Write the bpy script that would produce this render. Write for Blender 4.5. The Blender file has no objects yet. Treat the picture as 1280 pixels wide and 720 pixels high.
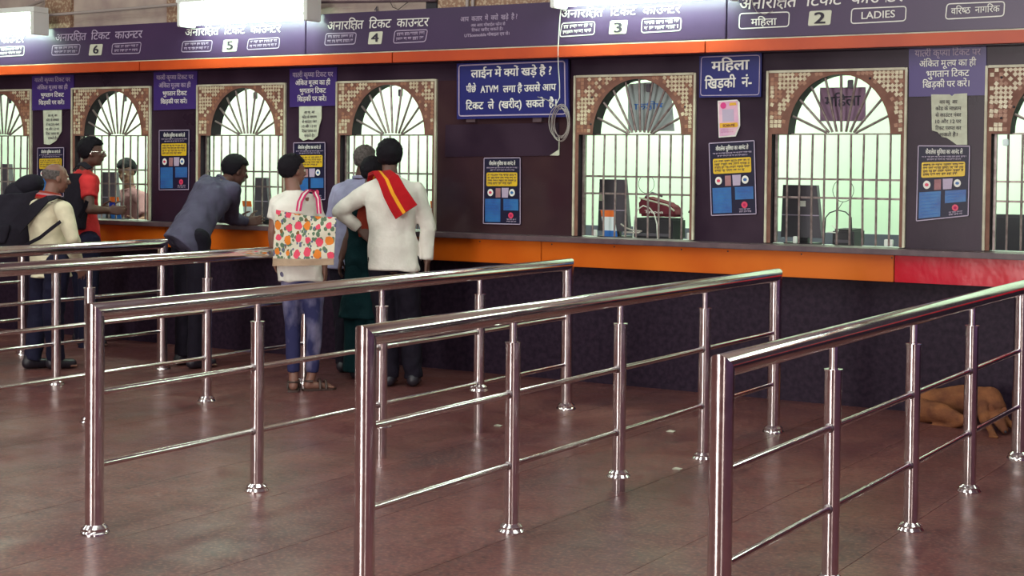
import bpy, bmesh, math, random
import numpy as np
from mathutils import Vector, Matrix, noise
random.seed(7)
S = bpy.context.scene
COL = S.collection
pi = math.pi

# ------------------------------------------------------------------ camera
F_PX, PITCH, YAW, ROLL, CY = 1935.0, 0.03, -0.542, -0.0105, 267.4
CAM = Vector((0, -9.55, 1.5))
fwd = Vector((math.sin(YAW)*math.cos(PITCH), math.cos(YAW)*math.cos(PITCH), -math.sin(PITCH)))
rt0 = Vector((math.cos(YAW), -math.sin(YAW), 0))
dn0 = fwd.cross(rt0)
RT = math.cos(ROLL)*rt0 + math.sin(ROLL)*dn0
DN = -math.sin(ROLL)*rt0 + math.cos(ROLL)*dn0
cd = bpy.data.cameras.new('camera')
cam = bpy.data.objects.new('camera', cd); COL.objects.link(cam)
cd.sensor_width = 36; cd.lens = F_PX/1280*36; cd.shift_y = -(360-CY)/1280
cd.clip_start = .05; cd.clip_end = 200
cam.matrix_world = Matrix(((RT.x, -DN.x, -fwd.x, CAM.x), (RT.y, -DN.y, -fwd.y, CAM.y), (RT.z, -DN.z, -fwd.z, CAM.z), (0, 0, 0, 1)))
S.camera = cam

def W(u, v, y=0.0):
    """point of the plane y = const seen at pixel (u, v) of the 1280x720 photograph"""
    d = fwd*F_PX + RT*(u-640) + DN*(v-CY)
    return CAM + d*((y-CAM.y)/d.y)
def G(u, v, z=0.0):
    d = fwd*F_PX + RT*(u-640) + DN*(v-CY)
    return CAM + d*((z-CAM.z)/d.z)

# ------------------------------------------------------------------ world, lights, exposure
wd = bpy.data.worlds.new('world'); S.world = wd; wd.use_nodes = True
wd.node_tree.nodes['Background'].inputs[0].default_value = (.42, .21, .48, 1)
wd.node_tree.nodes['Background'].inputs[1].default_value = .32
S.view_settings.view_transform = 'Standard'; S.view_settings.look = 'None'
S.view_settings.gamma = 1; S.view_settings.exposure = 0.0; S.view_settings.use_curve_mapping = False

def area(name, loc, size, power, col, aim):
    l = bpy.data.lights.new(name, 'AREA'); l.shape = 'RECTANGLE'; l.size, l.size_y = size
    l.energy = power; l.color = col
    o = bpy.data.objects.new(name, l); COL.objects.link(o); o.location = loc
    o.rotation_euler = (Vector(aim)-Vector(loc)).to_track_quat('-Z', 'Y').to_euler()
    return o
# daylight falling in through the entrance of the hall, behind the camera, and lamp rows under the hall ceiling
area('entrance_daylight', (-4.2, -15.8, 1.9), (2.6, 3.4), 680, (1, .96, .90), (-4, 0, 1.6))
area('entrance_daylight', (5.8, -15.4, 1.9), (1.3, 3.2), 180, (1, .90, .80), (-4, 0, 1.6))
for x in (-10.4, -7.35, -4.0, -.6):
    l = area('hall_lamp_row', (x, -6.3, 4.45), (.85, 8.0), 150, (.88, 1, .90), (x, -6.3, 0))
    l.rotation_euler = (0, 0, 0)
for x in (-13.4, -11.0, -8.3, -5.4, -2.4):
    area('booth_lamp', (x, 1.2, 3.0), (1.6, .5), 76, (.81, 1, .79), (x, 1.9, 1.4))

# ------------------------------------------------------------------ materials
def mat(name, col, rough=.6, metal=0.0, spec=.5, col2=None, nscale=8.0, ndetail=4, bump=0.0, bscale=60.0, emit=None, estr=0, stretch=(1, 1, 1), lo=.35, hi=.65, rough2=None, trans=0, alpha=1, bdist=.01):
    m = bpy.data.materials.new(name); m.use_nodes = True
    nt = m.node_tree; b = nt.nodes['Principled BSDF']
    b.inputs['Base Color'].default_value = (*col, 1); b.inputs['Roughness'].default_value = rough
    b.inputs['Metallic'].default_value = metal; b.inputs['Specular IOR Level'].default_value = spec
    if trans: b.inputs['Transmission Weight'].default_value = trans
    if alpha < 1: b.inputs['Alpha'].default_value = alpha
    if emit: b.inputs['Emission Color'].default_value = (*emit, 1); b.inputs['Emission Strength'].default_value = estr
    if col2 or bump or rough2:
        g = nt.nodes.new('ShaderNodeNewGeometry'); mp = nt.nodes.new('ShaderNodeMapping'); mp.inputs['Scale'].default_value = stretch
        nt.links.new(g.outputs['Position'], mp.inputs['Vector'])
    if col2 or rough2:
        n = nt.nodes.new('ShaderNodeTexNoise'); n.inputs['Scale'].default_value = nscale; n.inputs['Detail'].default_value = ndetail
        nt.links.new(mp.outputs[0], n.inputs['Vector'])
        mr = nt.nodes.new('ShaderNodeMapRange'); mr.inputs['From Min'].default_value = lo; mr.inputs['From Max'].default_value = hi
        nt.links.new(n.outputs['Fac'], mr.inputs['Value'])
        if col2:
            mx = nt.nodes.new('ShaderNodeMix'); mx.data_type = 'RGBA'
            mx.inputs['A'].default_value = (*col, 1); mx.inputs['B'].default_value = (*col2, 1)
            nt.links.new(mr.outputs[0], mx.inputs['Factor']); nt.links.new(mx.outputs['Result'], b.inputs['Base Color'])
        if rough2:
            mr2 = nt.nodes.new('ShaderNodeMapRange'); mr2.inputs['To Min'].default_value = rough; mr2.inputs['To Max'].default_value = rough2
            nt.links.new(mr.outputs[0], mr2.inputs['Value']); nt.links.new(mr2.outputs[0], b.inputs['Roughness'])
    if bump:
        n2 = nt.nodes.new('ShaderNodeTexNoise'); n2.inputs['Scale'].default_value = bscale; n2.inputs['Detail'].default_value = 3
        nt.links.new(mp.outputs[0], n2.inputs['Vector'])
        bp = nt.nodes.new('ShaderNodeBump'); bp.inputs['Strength'].default_value = bump; bp.inputs['Distance'].default_value = bdist
        nt.links.new(n2.outputs['Fac'], bp.inputs['Height']); nt.links.new(bp.outputs[0], b.inputs['Normal'])
    return m
M = {}
M['steel'] = mat('brushed_steel', (.72, .67, .67), .11, 1.0, col2=(.78, .73, .73), nscale=30, rough2=.17, stretch=(1, .2, 1))
M['steel_dk'] = mat('old_steel', (.30, .25, .26), .35, .9)
M['wall'] = mat('dark_laminate', (.022, .010, .023), .27, spec=.24, col2=(.040, .020, .038), nscale=2.2, rough2=.36, bump=.03, bscale=90)
M['wall_lo'] = mat('dark_granite_tile', (.015, .0075, .018), .5, spec=.16, col2=(.030, .016, .032), nscale=28, bump=.05, bscale=70)
M['orange'] = mat('orange_laminate', (.60, .105, .004), .40, spec=.25, col2=(.72, .16, .010), nscale=1.6)
M['orange_hi'] = mat('orange_strip_paint', (.54, .066, .010), .42, col2=(.46, .05, .009), nscale=3)
M['red'] = mat('red_vinyl', (.60, .004, .028), .22, spec=.35, col2=(.55, .004, .018), nscale=3, bump=.25, bscale=5, bdist=.02)
M['ledge'] = mat('dark_stone_ledge', (.085, .050, .065), .45, col2=(.13, .08, .09), nscale=12)
M['cream'] = mat('cream_aluminium', (.62, .60, .46), .45, col2=(.45, .40, .30), nscale=9)
M['grout'] = mat('red_brown_grout', (.17, .068, .048), .7, col2=(.23, .10, .07), nscale=14)
M['chip'] = mat('cream_mosaic', (.70, .62, .44), .35, col2=(.50, .40, .27), nscale=30)
M['chipb'] = mat('brown_mosaic', (.29, .12, .07), .4, col2=(.38, .19, .12), nscale=40)
M['reveal'] = mat('dark_reveal', (.018, .010, .018), .6, spec=.2)  # inner faces of the window openings, darker than the front
M['bar'] = mat('painted_iron_bar', (.30, .24, .23), .36, .35, col2=(.17, .12, .12), nscale=25)
M['booth'] = mat('pale_booth_paint', (.76, .88, .74), .7, col2=(.70, .85, .69), nscale=1.8)
M['booth_dk'] = mat('booth_dado_paint', (.10, .10, .14), .6)
M['desk'] = mat('booth_desk_laminate', (.34, .36, .36), .5)
M['fascia'] = mat('violet_sign_vinyl', (.052, .028, .080), .34, col2=(.065, .034, .095), nscale=1.5)
M['violet'] = mat('violet_notice_vinyl', (.050, .024, .170), .36)
M['blue'] = mat('blue_sign_enamel', (.018, .020, .160), .32)
M['white'] = mat('white_lettering', (.80, .78, .74), .5)
M['lilac'] = mat('faded_lilac_lettering', (.45, .36, .50), .5)  # dimmer lilac tone for some lettering, thin lines and upper notice rows
M['number'] = mat('pale_number_plate', (.62, .62, .50), .5)
M['paper'] = mat('aged_paper', (.58, .60, .48), .8, col2=(.50, .50, .40), nscale=20)
M['ink'] = mat('dark_ink', (.035, .025, .045), .7)
M['plaster'] = mat('stained_cream_plaster', (.52, .42, .36), .85, col2=(.36, .27, .25), nscale=3.5, bump=.2, bscale=20)
M['mosdk'] = mat('mosaic_pillar', (.30, .17, .11), .6, col2=(.50, .38, .26), nscale=45, lo=.5, hi=.6)
M['pipe'] = mat('grey_pipe', (.40, .34, .32), .5)
M['tube'] = mat('lit_tube', (1, 1, 1), .4, emit=(.70, 1, .76), estr=26)
M['batten'] = mat('white_enamel_batten', (.85, .88, .84), .45)
M['ceiling'] = mat('off_white_ceiling', (.48, .36, .46), .9)  # unseen ceiling, tinted purple so its bounce colours the shadows
M['hall'] = mat('hall_far_plaster', (.38, .25, .20), .8, col2=(.28, .17, .14), nscale=.8)
M['gloss'] = mat('glossy_brown_laminate', (.040, .018, .026), .13, col2=(.055, .026, .030), nscale=2.5, rough2=.22)
M['black'] = mat('black_plastic', (.018, .014, .022), .42)
M['wire'] = mat('dull_wire', (.33, .28, .27), .5)
M['wire_w'] = mat('white_wire', (.75, .76, .70), .5)
M['hair'] = mat('black_hair', (.007, .005, .009), .75, spec=.2, bump=.5, bscale=220)
M['hair_g'] = mat('grey_hair', (.06, .048, .048), .8, spec=.2, col2=(.13, .11, .105), nscale=60, bump=.3, bscale=200)
M['skin'] = mat('dark_brown_skin', (.110, .050, .038), .5)
M['skin2'] = mat('brown_skin', (.21, .095, .070), .5)
def cloth(n, c, c2=None, **k): return mat(n, c, .85, spec=.2, col2=c2 or tuple(a*.82 for a in c), nscale=k.get('ns', 9), bump=.35, bscale=k.get('bs', 28), bdist=.015)
M['shirt_white'] = cloth('white_cotton', (.80, .76, .70), (.70, .66, .60))
M['shirt_cream'] = cloth('cream_cotton', (.74, .66, .48))
M['shirt_sky'] = cloth('pale_blue_cotton', (.36, .35, .52))
M['shirt_slate'] = cloth('slate_cotton', (.085, .075, .125))
M['shirt_red'] = cloth('coral_red_jersey', (.72, .045, .050))
M['denim'] = cloth('dark_shaded_denim', (.012, .011, .032))  # dark denim, with the shade near the wall put into its colour
M['denim_f'] = mat('faded_denim', (.028, .028, .090), .85, spec=.2, col2=(.28, .25, .38), nscale=5, lo=.48, hi=.68, stretch=(1, 1, .55), bump=.3, bscale=30)
M['navy'] = cloth('dark_shaded_cloth', (.009, .006, .014))  # dark cloth, deepened further for the shade the legs stand in
M['teal'] = cloth('teal_shaded_cotton', (.002, .024, .030))  # teal taken near black: shade by the wall is in the colour
M['rust'] = cloth('rust_cotton', (.28, .035, .02))
M['gam_red'] = cloth('red_towel', (.42, .007, .012))
M['gam_yel'] = cloth('yellow_towel_stripe', (.80, .34, .02))
M['bagblack'] = cloth('black_nylon', (.016, .013, .022))
M['pinkweb'] = cloth('pink_webbing', (.55, .03, .13))
M['jute'] = cloth('jute_strip', (.48, .34, .24))
M['leather'] = mat('dark_sandal_leather', (.05, .025, .02), .5)
M['fur'] = mat('tan_dog_fur', (.25, .095, .042), .9, spec=.1, col2=(.13, .048, .028), nscale=9, bump=.4, bscale=120)
M['grey_pl'] = mat('grey_plastic', (.09, .075, .10), .5)
M['maroon'] = cloth('maroon_bag_cloth', (.16, .030, .045))
M['phoneblue'] = mat('blue_phone_case', (.02, .04, .35), .3)
M['card_w'] = mat('card_white', (.75, .85, .88), .5)
M['card_b'] = mat('card_blue', (.02, .14, .50), .5)
M['card_o'] = mat('card_orange', (.80, .16, .02), .5)
M['pos_dk'] = mat('poster_navy', (.012, .010, .036), .4, spec=.3)
M['pos_y'] = mat('poster_yellow', (.72, .46, .02), .4)
M['pos_b'] = mat('poster_blue', (.025, .095, .33), .4, col2=(.03, .16, .42), nscale=12)
M['pos_p'] = mat('poster_pink', (.70, .05, .12), .4)
M['qr'] = mat('pink_sheet', (.62, .30, .52), .5, col2=(.75, .45, .55), nscale=10)
M['qr_pk'] = mat('magenta_print', (.65, .03, .22), .5)
M['gold'] = mat('gold_print', (.72, .38, .02), .5)
M['purplepaper'] = mat('purple_paper', (.27, .16, .25), .8)
M['paperback'] = mat('thin_paper_back', (.38, .44, .44), .8)
M['pinkcloth'] = cloth('dusty_pink_cloth', (.40, .20, .22))

# terrazzo floor
def floor_mat():
    m = bpy.data.materials.new('worn_terrazzo'); m.use_nodes = True; nt = m.node_tree; b = nt.nodes['Principled BSDF']
    L = nt.links.new; N = nt.nodes.new
    g = N('ShaderNodeNewGeometry')
    def noi(sc, det, st=(1, 1, 1)):
        mp = N('ShaderNodeMapping'); mp.inputs['Scale'].default_value = st; L(g.outputs['Position'], mp.inputs[0])
        n = N('ShaderNodeTexNoise'); n.inputs['Scale'].default_value = sc; n.inputs['Detail'].default_value = det; L(mp.outputs[0], n.inputs['Vector']); return n.outputs['Fac']
    def mix(a, bb, f, lo, hi):
        mr = N('ShaderNodeMapRange'); mr.inputs['From Min'].default_value = lo; mr.inputs['From Max'].default_value = hi; L(f, mr.inputs['Value'])
        x = N('ShaderNodeMix'); x.data_type = 'RGBA'
        for s, v in (('A', a), ('B', bb)):
            if isinstance(v, tuple): x.inputs[s].default_value = (*v, 1)
            else: L(v, x.inputs[s])
        L(mr.outputs[0], x.inputs['Factor']); return x.outputs['Result']
    c = mix((.092, .027, .034), (.158, .052, .048), noi(1.1, 5), .35, .65)
    c = mix(c, (.050, .022, .030), noi(2.6, 4, (1, .35, 1)), .55, .75)
    c = mix(c, (.24, .11, .085), noi(55, 3), .48, .72)
    c = mix(c, (.045, .018, .026), noi(34, 4), .50, .74)
    L(c, b.inputs['Base Color'])
    r = N('ShaderNodeMapRange'); r.inputs['From Min'].default_value = .35; r.inputs['From Max'].default_value = .65
    r.inputs['To Min'].default_value = .28; r.inputs['To Max'].default_value = .46
    L(noi(3.5, 5), r.inputs['Value']); L(r.outputs[0], b.inputs['Roughness'])
    bp = N('ShaderNodeBump'); bp.inputs['Strength'].default_value = .05; bp.inputs['Distance'].default_value = .01; L(noi(9, 4), bp.inputs['Height']); L(bp.outputs[0], b.inputs['Normal'])
    b.inputs['Specular IOR Level'].default_value = .24
    return m
M['floor'] = floor_mat()
def tote_mat():
    m = bpy.data.materials.new('floral_print_canvas'); m.use_nodes = True; nt = m.node_tree; b = nt.nodes['Principled BSDF']
    L = nt.links.new; N = nt.nodes.new
    tc = N('ShaderNodeTexCoord')
    def blobs(sc, off, rad, wob=.5):
        mp = N('ShaderNodeMapping'); mp.inputs['Scale'].default_value = (sc, 0, sc); mp.inputs['Location'].default_value = (off[0], 0, off[1]); L(tc.outputs['Object'], mp.inputs[0])
        n = N('ShaderNodeTexNoise'); n.inputs['Scale'].default_value = 3.0; n.inputs['Detail'].default_value = 2; L(mp.outputs[0], n.inputs['Vector'])
        v = N('ShaderNodeTexVoronoi'); v.inputs['Scale'].default_value = 1; v.inputs['Randomness'].default_value = wob; L(mp.outputs[0], v.inputs['Vector'])
        s = N('ShaderNodeMath'); s.operation = 'MULTIPLY_ADD'; s.inputs[1].default_value = .28; L(n.outputs['Fac'], s.inputs[0]); L(v.outputs['Distance'], s.inputs[2])
        l = N('ShaderNodeMath'); l.operation = 'LESS_THAN'; l.inputs[1].default_value = rad+.14; L(s.outputs[0], l.inputs[0]); return l.outputs[0], v
    cur = None
    def over(a, col, f):
        x = N('ShaderNodeMix'); x.data_type = 'RGBA'
        if isinstance(a, tuple): x.inputs['A'].default_value = (*a, 1)
        else: L(a, x.inputs['A'])
        if isinstance(col, tuple): x.inputs['B'].default_value = (*col, 1)
        else: L(col, x.inputs['B'])
        L(f, x.inputs['Factor']); return x.outputs['Result']
    f, _ = blobs(26, (.3, .1), .42, 1); c = over((.68, .62, .50), (.10, .17, .10), f)
    f, _ = blobs(23, (3.3, 5.1), .26, 1); c = over(c, (.12, .12, .22), f)
    f, _ = blobs(15, (7.3, 1.4), .22, 1); c = over(c, (.20, .085, .02), f)
    f, v = blobs(11.5, (.5, .2), .36, .3)
    sp = N('ShaderNodeSeparateColor'); L(v.outputs['Color'], sp.inputs[0])
    g = N('ShaderNodeMath'); g.operation = 'GREATER_THAN'; g.inputs[1].default_value = .5; L(sp.outputs[0], g.inputs[0])
    fc = over((.74, .20, .015), (.74, .06, .12), g.outputs[0])
    c = over(c, fc, f)
    L(c, b.inputs['Base Color']); b.inputs['Roughness'].default_value = .7
    return m
M['tote'] = tote_mat()

# ------------------------------------------------------------------ object helpers
ORG = {}
def thing(name, label, cat, loc=(0, 0, 0), group=None, kind=None):
    o = bpy.data.objects.new(name, None); COL.objects.link(o); o.location = loc; o.empty_display_size = .1
    ORG[o.name] = Vector(loc)
    tag(o, label, cat, group, kind); return o
def tag(o, label=None, cat=None, group=None, kind=None):
    if label: o['label'] = label
    if cat: o['category'] = cat
    if group: o['group'] = group
    if kind: o['kind'] = kind
    return o
class MB:
    """collects world-space geometry, then links it as one mesh object"""
    def __init__(s): s.bm = bmesh.new(); s.mi = 0
    def poly(s, pts):
        f = s.bm.faces.new([s.bm.verts.new(p) for p in pts]); f.material_index = s.mi; return s
    def box(s, a, b, bev=0.0):
        a, b = Vector(a), Vector(b); lo = Vector(map(min, a, b)); hi = Vector(map(max, a, b))
        r = bmesh.ops.create_cube(s.bm, size=1, matrix=Matrix.Translation((lo+hi)/2) @ Matrix.Diagonal((*(hi-lo), 1)))
        fs = set(f for v in r['verts'] for f in v.link_faces)
        for f in fs: f.material_index = s.mi
        if bev: bmesh.ops.bevel(s.bm, geom=list(set(e for f in fs for e in f.edges)), offset=bev, segments=2, affect='EDGES', clamp_overlap=True)
        return s
    def prism(s, pts, y0, y1):
        """polygon in x,z extruded from y0 to y1"""
        n = len(pts); A = [s.bm.verts.new((p[0], y0, p[1])) for p in pts]; B = [s.bm.verts.new((p[0], y1, p[1])) for p in pts]
        fs = [s.bm.faces.new(A), s.bm.faces.new(B[::-1])]
        for i in range(n): fs.append(s.bm.faces.new((A[i], B[i], B[(i+1) % n], A[(i+1) % n])))
        for f in fs: f.material_index = s.mi
        return s
    def tube(s, pts, r, seg=12, cap=True, smooth=True):
        pts = [Vector(p) for p in pts]; rs = r if isinstance(r, (list, tuple)) else [r]*len(pts)
        prev = None; rings = []
        for i, p in enumerate(pts):
            d = (pts[min(i+1, len(pts)-1)]-pts[max(i-1, 0)]).normalized()
            if prev is None:
                a = d.orthogonal().normalized()
            else:
                a = (prev - d*prev.dot(d)).normalized()
            prev = a; b = d.cross(a)
            rings.append([s.bm.verts.new(p+(a*math.cos(2*pi*k/seg)+b*math.sin(2*pi*k/seg))*rs[i]) for k in range(seg)])
        for i in range(len(rings)-1):
            for k in range(seg):
                f = s.bm.faces.new((rings[i][k], rings[i][(k+1) % seg], rings[i+1][(k+1) % seg], rings[i+1][k])); f.smooth = smooth; f.material_index = s.mi
        if cap:
            for q in (rings[0][::-1], rings[-1]):
                f = s.bm.faces.new(q); f.material_index = s.mi
        return s
    def lathe(s, c, prof, seg=24):
        c = Vector(c); rings = []
        for r, z in prof: rings.append([s.bm.verts.new(c+Vector((r*math.cos(2*pi*k/seg), r*math.sin(2*pi*k/seg), z))) for k in range(seg)])
        for i in range(len(rings)-1):
            for k in range(seg):
                f = s.bm.faces.new((rings[i][k], rings[i][(k+1) % seg], rings[i+1][(k+1) % seg], rings[i+1][k])); f.smooth = True; f.material_index = s.mi
        for q in (rings[0][::-1], rings[-1]):
            if (q[0].co-q[1].co).length > 1e-5: s.bm.faces.new(q).material_index = s.mi
        return s
    def ball(s, c, r, seg=16, m=None):
        r = r if isinstance(r, (tuple, list)) else (r, r, r)
        T = Matrix.Translation(c) @ (m or Matrix.Identity(4)) @ Matrix.Diagonal((*r, 1)); n = max(5, seg*2//3); R = []
        for j in range(1, n):
            a = pi*j/n; R.append([s.bm.verts.new(T @ Vector((math.sin(a)*math.cos(2*pi*k/seg), math.sin(a)*math.sin(2*pi*k/seg), math.cos(a)))) for k in range(seg)])
        A, B = s.bm.verts.new(T @ Vector((0, 0, 1))), s.bm.verts.new(T @ Vector((0, 0, -1)))
        for k in range(seg):
            q = (k+1) % seg; fs = [s.bm.faces.new((A, R[0][k], R[0][q])), s.bm.faces.new((B, R[-1][q], R[-1][k]))]
            fs += [s.bm.faces.new((R[j][k], R[j+1][k], R[j+1][q], R[j][q])) for j in range(n-2)]
            for f in fs: f.smooth = True; f.material_index = s.mi
        return s
    def build(s, name, mats, parent=None, recalc=True):
        if recalc: bmesh.ops.recalc_face_normals(s.bm, faces=s.bm.faces)
        me = bpy.data.meshes.new(name); s.bm.to_mesh(me); s.bm.free()
        return link(name, me, mats, parent)
def link(name, me, mats, parent=None, loc=None):
    """world-space mesh -> object whose origin is its parent's origin (or the middle of its foot)"""
    if parent is not None: org = ORG[parent.name]
    elif loc is not None: org = Vector(loc)
    else:
        if len(me.vertices):
            co = np.empty(len(me.vertices)*3); me.vertices.foreach_get('co', co); co = co.reshape(-1, 3)
            org = Vector(((co[:, 0].min()+co[:, 0].max())/2, (co[:, 1].min()+co[:, 1].max())/2, co[:, 2].min()))
        else: org = Vector()
    me.transform(Matrix.Translation(-org))
    if len(me.polygons) < 3000: me.set_sharp_from_angle(angle=.65)
    for m_ in (mats if isinstance(mats, (list, tuple)) else [mats]):
        me.materials.append(M[m_] if isinstance(m_, str) else m_)
    o = bpy.data.objects.new(name, me); COL.objects.link(o)
    ORG[o.name] = org
    if parent is not None: o.parent = parent
    else: o.location = org
    return o
def struct(o): o['kind'] = 'structure'; return o

# ------------------------------------------------------------------ lettering (visual order, half letters cut from the full ones)
_tc = {}
def glyphs(s, bold=.0, shear=0.0):
    key = (s, bold, shear)
    if key not in _tc:
        c = bpy.data.curves.new('t', 'FONT'); c.body = s; c.size = 1; c.offset = 0; c.shear = shear; c.resolution_u = 3
        o = bpy.data.objects.new('t', c); COL.objects.link(o); bpy.context.view_layer.update()
        me = bpy.data.meshes.new_from_object(o.evaluated_get(bpy.context.evaluated_depsgraph_get()))
        bpy.data.objects.remove(o); bpy.data.curves.remove(c); _tc[key] = me
    return _tc[key]
def width(me):
    co = np.empty(len(me.vertices)*3); me.vertices.foreach_get('co', co); co = co.reshape(-1, 3); return co[:, 0].min(), co[:, 0].max()
def stroke(bm, pts, w):
    for a, b in zip(pts[:-1], pts[1:]):
        a, b = Vector((*a, 0)), Vector((*b, 0)); d = (b-a).normalized(); n = Vector((-d.y, d.x, 0))*w/2; e = d*w*.3
        bm.faces.new([bm.verts.new(p) for p in (a-n-e, b-n+e, b+n+e, a+n-e)])
def compose(s, bold=.012, shear=0.0):
    """s may hold {n} for a half letter n, {K} for the ksha ligature; returns one bmesh per word, in em units"""
    import re
    x = 0.0; words = [bmesh.new()]
    for t in re.findall(r'\{.\}|[^{} ]+| +', s):
        if t[0] == ' ': x += .28*len(t); words.append(bmesh.new()); continue
        sub = bmesh.new()
        if t == '{K}':
            w = .062+bold*.8
            for q in ([(-.02, .625), (.66, .625)], [(.56, .625), (.56, 0)], [(.25, .60), (.13, .56), (.09, .47), (.15, .39), (.30, .37), (.56, .37)], [(.30, .37), (.15, .31), (.09, .20), (.14, .11), (.24, .10), (.30, .17)], [(.24, .10), (.30, .02), (.40, -.06)]): stroke(sub, q, w)
            adv = .64
        else:
            half = t[0] == '{'; ch = t[1] if half else t
            me = glyphs(ch); sub.from_mesh(me); a, b = width(me); adv = b-.035
            if ch.endswith('ि') and len(ch) > 1: adv = width(glyphs(ch[:-1]))[1]-.035+.235
            if half:
                cut = {'क': .26, 'फ': .26}.get(ch, .155)
                bmesh.ops.bisect_plane(sub, geom=sub.verts[:]+sub.edges[:]+sub.faces[:], plane_co=(b-cut, 0, 0), plane_no=(1, 0, 0), clear_outer=True)
                adv = b-cut-.01
        for v in sub.verts: v.co.x += x; v.co.z = 0
        tmp = bpy.data.meshes.new('x'); sub.to_mesh(tmp); sub.free(); words[-1].from_mesh(tmp); bpy.data.meshes.remove(tmp)
        x += adv
    for bm in words:
        if shear:
            for v in bm.verts: v.co.x += v.co.y*shear
        if bold:
            me = bpy.data.meshes.new('x'); bm.to_mesh(me)
            for k, (dx, dy) in enumerate(((1, .5), (-1, .5), (1, -.5), (-1, -.5))):
                n0 = len(bm.verts); bm.from_mesh(me); bm.verts.ensure_lookup_table()
                for v in bm.verts[n0:]: v.co.x += dx*bold*.8; v.co.y += dy*bold*.8; v.co.z = .0008*(k+1)
            bpy.data.meshes.remove(me)
    return words
def lettering(parent, s, pl, pr, h, mt, bold=.012, shear=0.0, name='lettering', hl=.63, off=.004, face=-1):
    """text with its base line running from world point pl to pr; h = height of the head line above the base line"""
    words = compose(s, bold, shear)
    xs = [v.co.x for bm in words for v in bm.verts]; x0, x1 = min(xs), max(xs)
    pl, pr = Vector(pl), Vector(pr); ex = (pr-pl)/(x1-x0); ez = Vector((0, 0, h/hl)); o = None
    for bm in words:
        for v in bm.verts: v.co = pl + ex*(v.co.x-x0) + ez*v.co.y + Vector((0, face*(off+v.co.z*.3), 0))
        if len(bm.verts):
            me = bpy.data.meshes.new(name); bm.to_mesh(me); o = link(name, me, mt, parent)
        bm.free()
    return o
def plet(parent, s, u0, v0, u1, v1, hpx, y, mt, **k):
    """same, with the base line given by photograph pixels on the plane y"""
    a, b = W(u0, v0, y), W(u1, v1, y); h = (W(u0, v0-hpx, y)-a).length
    return lettering(parent, s, a, b, h, mt, **k)
def squiggle(parent, u0, v0, u1, v1, hpx, y, mt, name='small_print', fill=.8, head=True):
    """a printed line too small to read: word-long strips with uneven strokes"""
    a, b = W(u0, v0, y), W(u1, v1, y); h = (W(u0, v0-hpx, y)-a).length
    mb = MB(); L = (b-a).length; ex = (b-a).normalized(); x = 0; e = Vector((0, -.003, 0)); up = Vector((0, 0, 1))
    while x < L-.2*h:
        w = min(random.uniform(1.2, 3.4)*h, L-x)
        p = a+ex*x+e
        mb.poly([p+up*h*.78, p+ex*w+up*h*.78, p+ex*w+up*h, p+up*h])
        q = .15*h
        while q < w-.2*h:
            t = random.uniform(.12, .3)*h; z0 = random.choice((0, 0, .25, .4))*h
            pp = p+ex*q
            mb.poly([pp+up*z0, pp+ex*t+up*z0, pp+ex*t+up*h*.8, pp+up*h*.8]); q += t+random.uniform(.15, .4)*h
        x += w+.45*h
    return tag(mb.build(name, mt, parent, recalc=False), kind='stuff')
def frame_line(parent, c, y, t, mt, name='border_line', r=.02):
    """rounded outline through four pixel corners (tl, tr, br, bl)"""
    P = [W(u, v, y)+Vector((0, -.004, 0)) for u, v in c]; pts = []
    for i in range(4):
        p, a, b = P[i], P[i-1], P[(i+1) % 4]
        da, db = (a-p).normalized(), (b-p).normalized()
        for k in range(5):
            q = k/4; pts.append((p+da*r)*(1-q)**2+2*p*q*(1-q)+(p+db*r)*q*q)
    mb = MB(); n = len(pts); cen = sum(P, Vector())/4
    for i in range(n):
        p, q = pts[i], pts[(i+1) % n]; d = (q-p)
        if d.length < 1e-5: continue
        nrm = d.normalized().cross(Vector((0, 1, 0)))*t/2
        mb.poly([p-nrm, q-nrm, q+nrm, p+nrm])
    return mb.build(name, mt, parent, recalc=False)
def quad_board(name, c, y, th, mt, parent=None):
    """thin board in the plane y given by pixel corners, standing off the wall by th"""
    P = [W(u, v, y) for u, v in c]
    return MB().prism([(p.x, p.z) for p in P], y, y+th).build(name, mt, parent)
def slab_px(parent, name, c, y, mt, off=.003, r=0):
    P = [W(u, v, y)+Vector((0, -off, 0)) for u, v in c]
    if r:
        pts = []
        for i in range(len(P)):
            p, a, b = P[i], P[i-1], P[(i+1) % len(P)]; da, db = (a-p).normalized(), (b-p).normalized()
            for k in range(5):
                q = k/4; pts.append((p+da*r)*(1-q)**2+2*p*q*(1-q)+(p+db*r)*q*q)
        P = pts
    return MB().poly(P).build(name, mt, parent, recalc=False)

# ================================================================== SETTING
X0, X1 = -14.2, 3.2
fl = struct(MB().box((-16, -18, -.14), (6, .02, -.035)).build('floor', 'ledge'))
x = -2.56-.652*20; rows = [(-9.6, -6.4), (-6.4, -3.2), (-3.2, 0)]
while x < 2.4:
    for (ya, yb) in rows:
        if x > -10 or ya > -7:
            MB().box((x+.0013, ya+.0005, -.034), (x+.652-.0013, yb-.0005, 0)).build('slab', 'floor', fl)
    x += .652
MB().box((-16, -18, -.034), (6, -9.602, 0)).build('floor_field', 'floor', fl)

WL = [(-2.39, 1), (-3.80, 2), (-5.235, 3), (-7.325, 4), (-8.755, 5), (-10.20, 6), (-11.63, 7)]
WW, ZS, ZT, TH = .91, 1.025, 2.135, .11
wall = MB()
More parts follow.
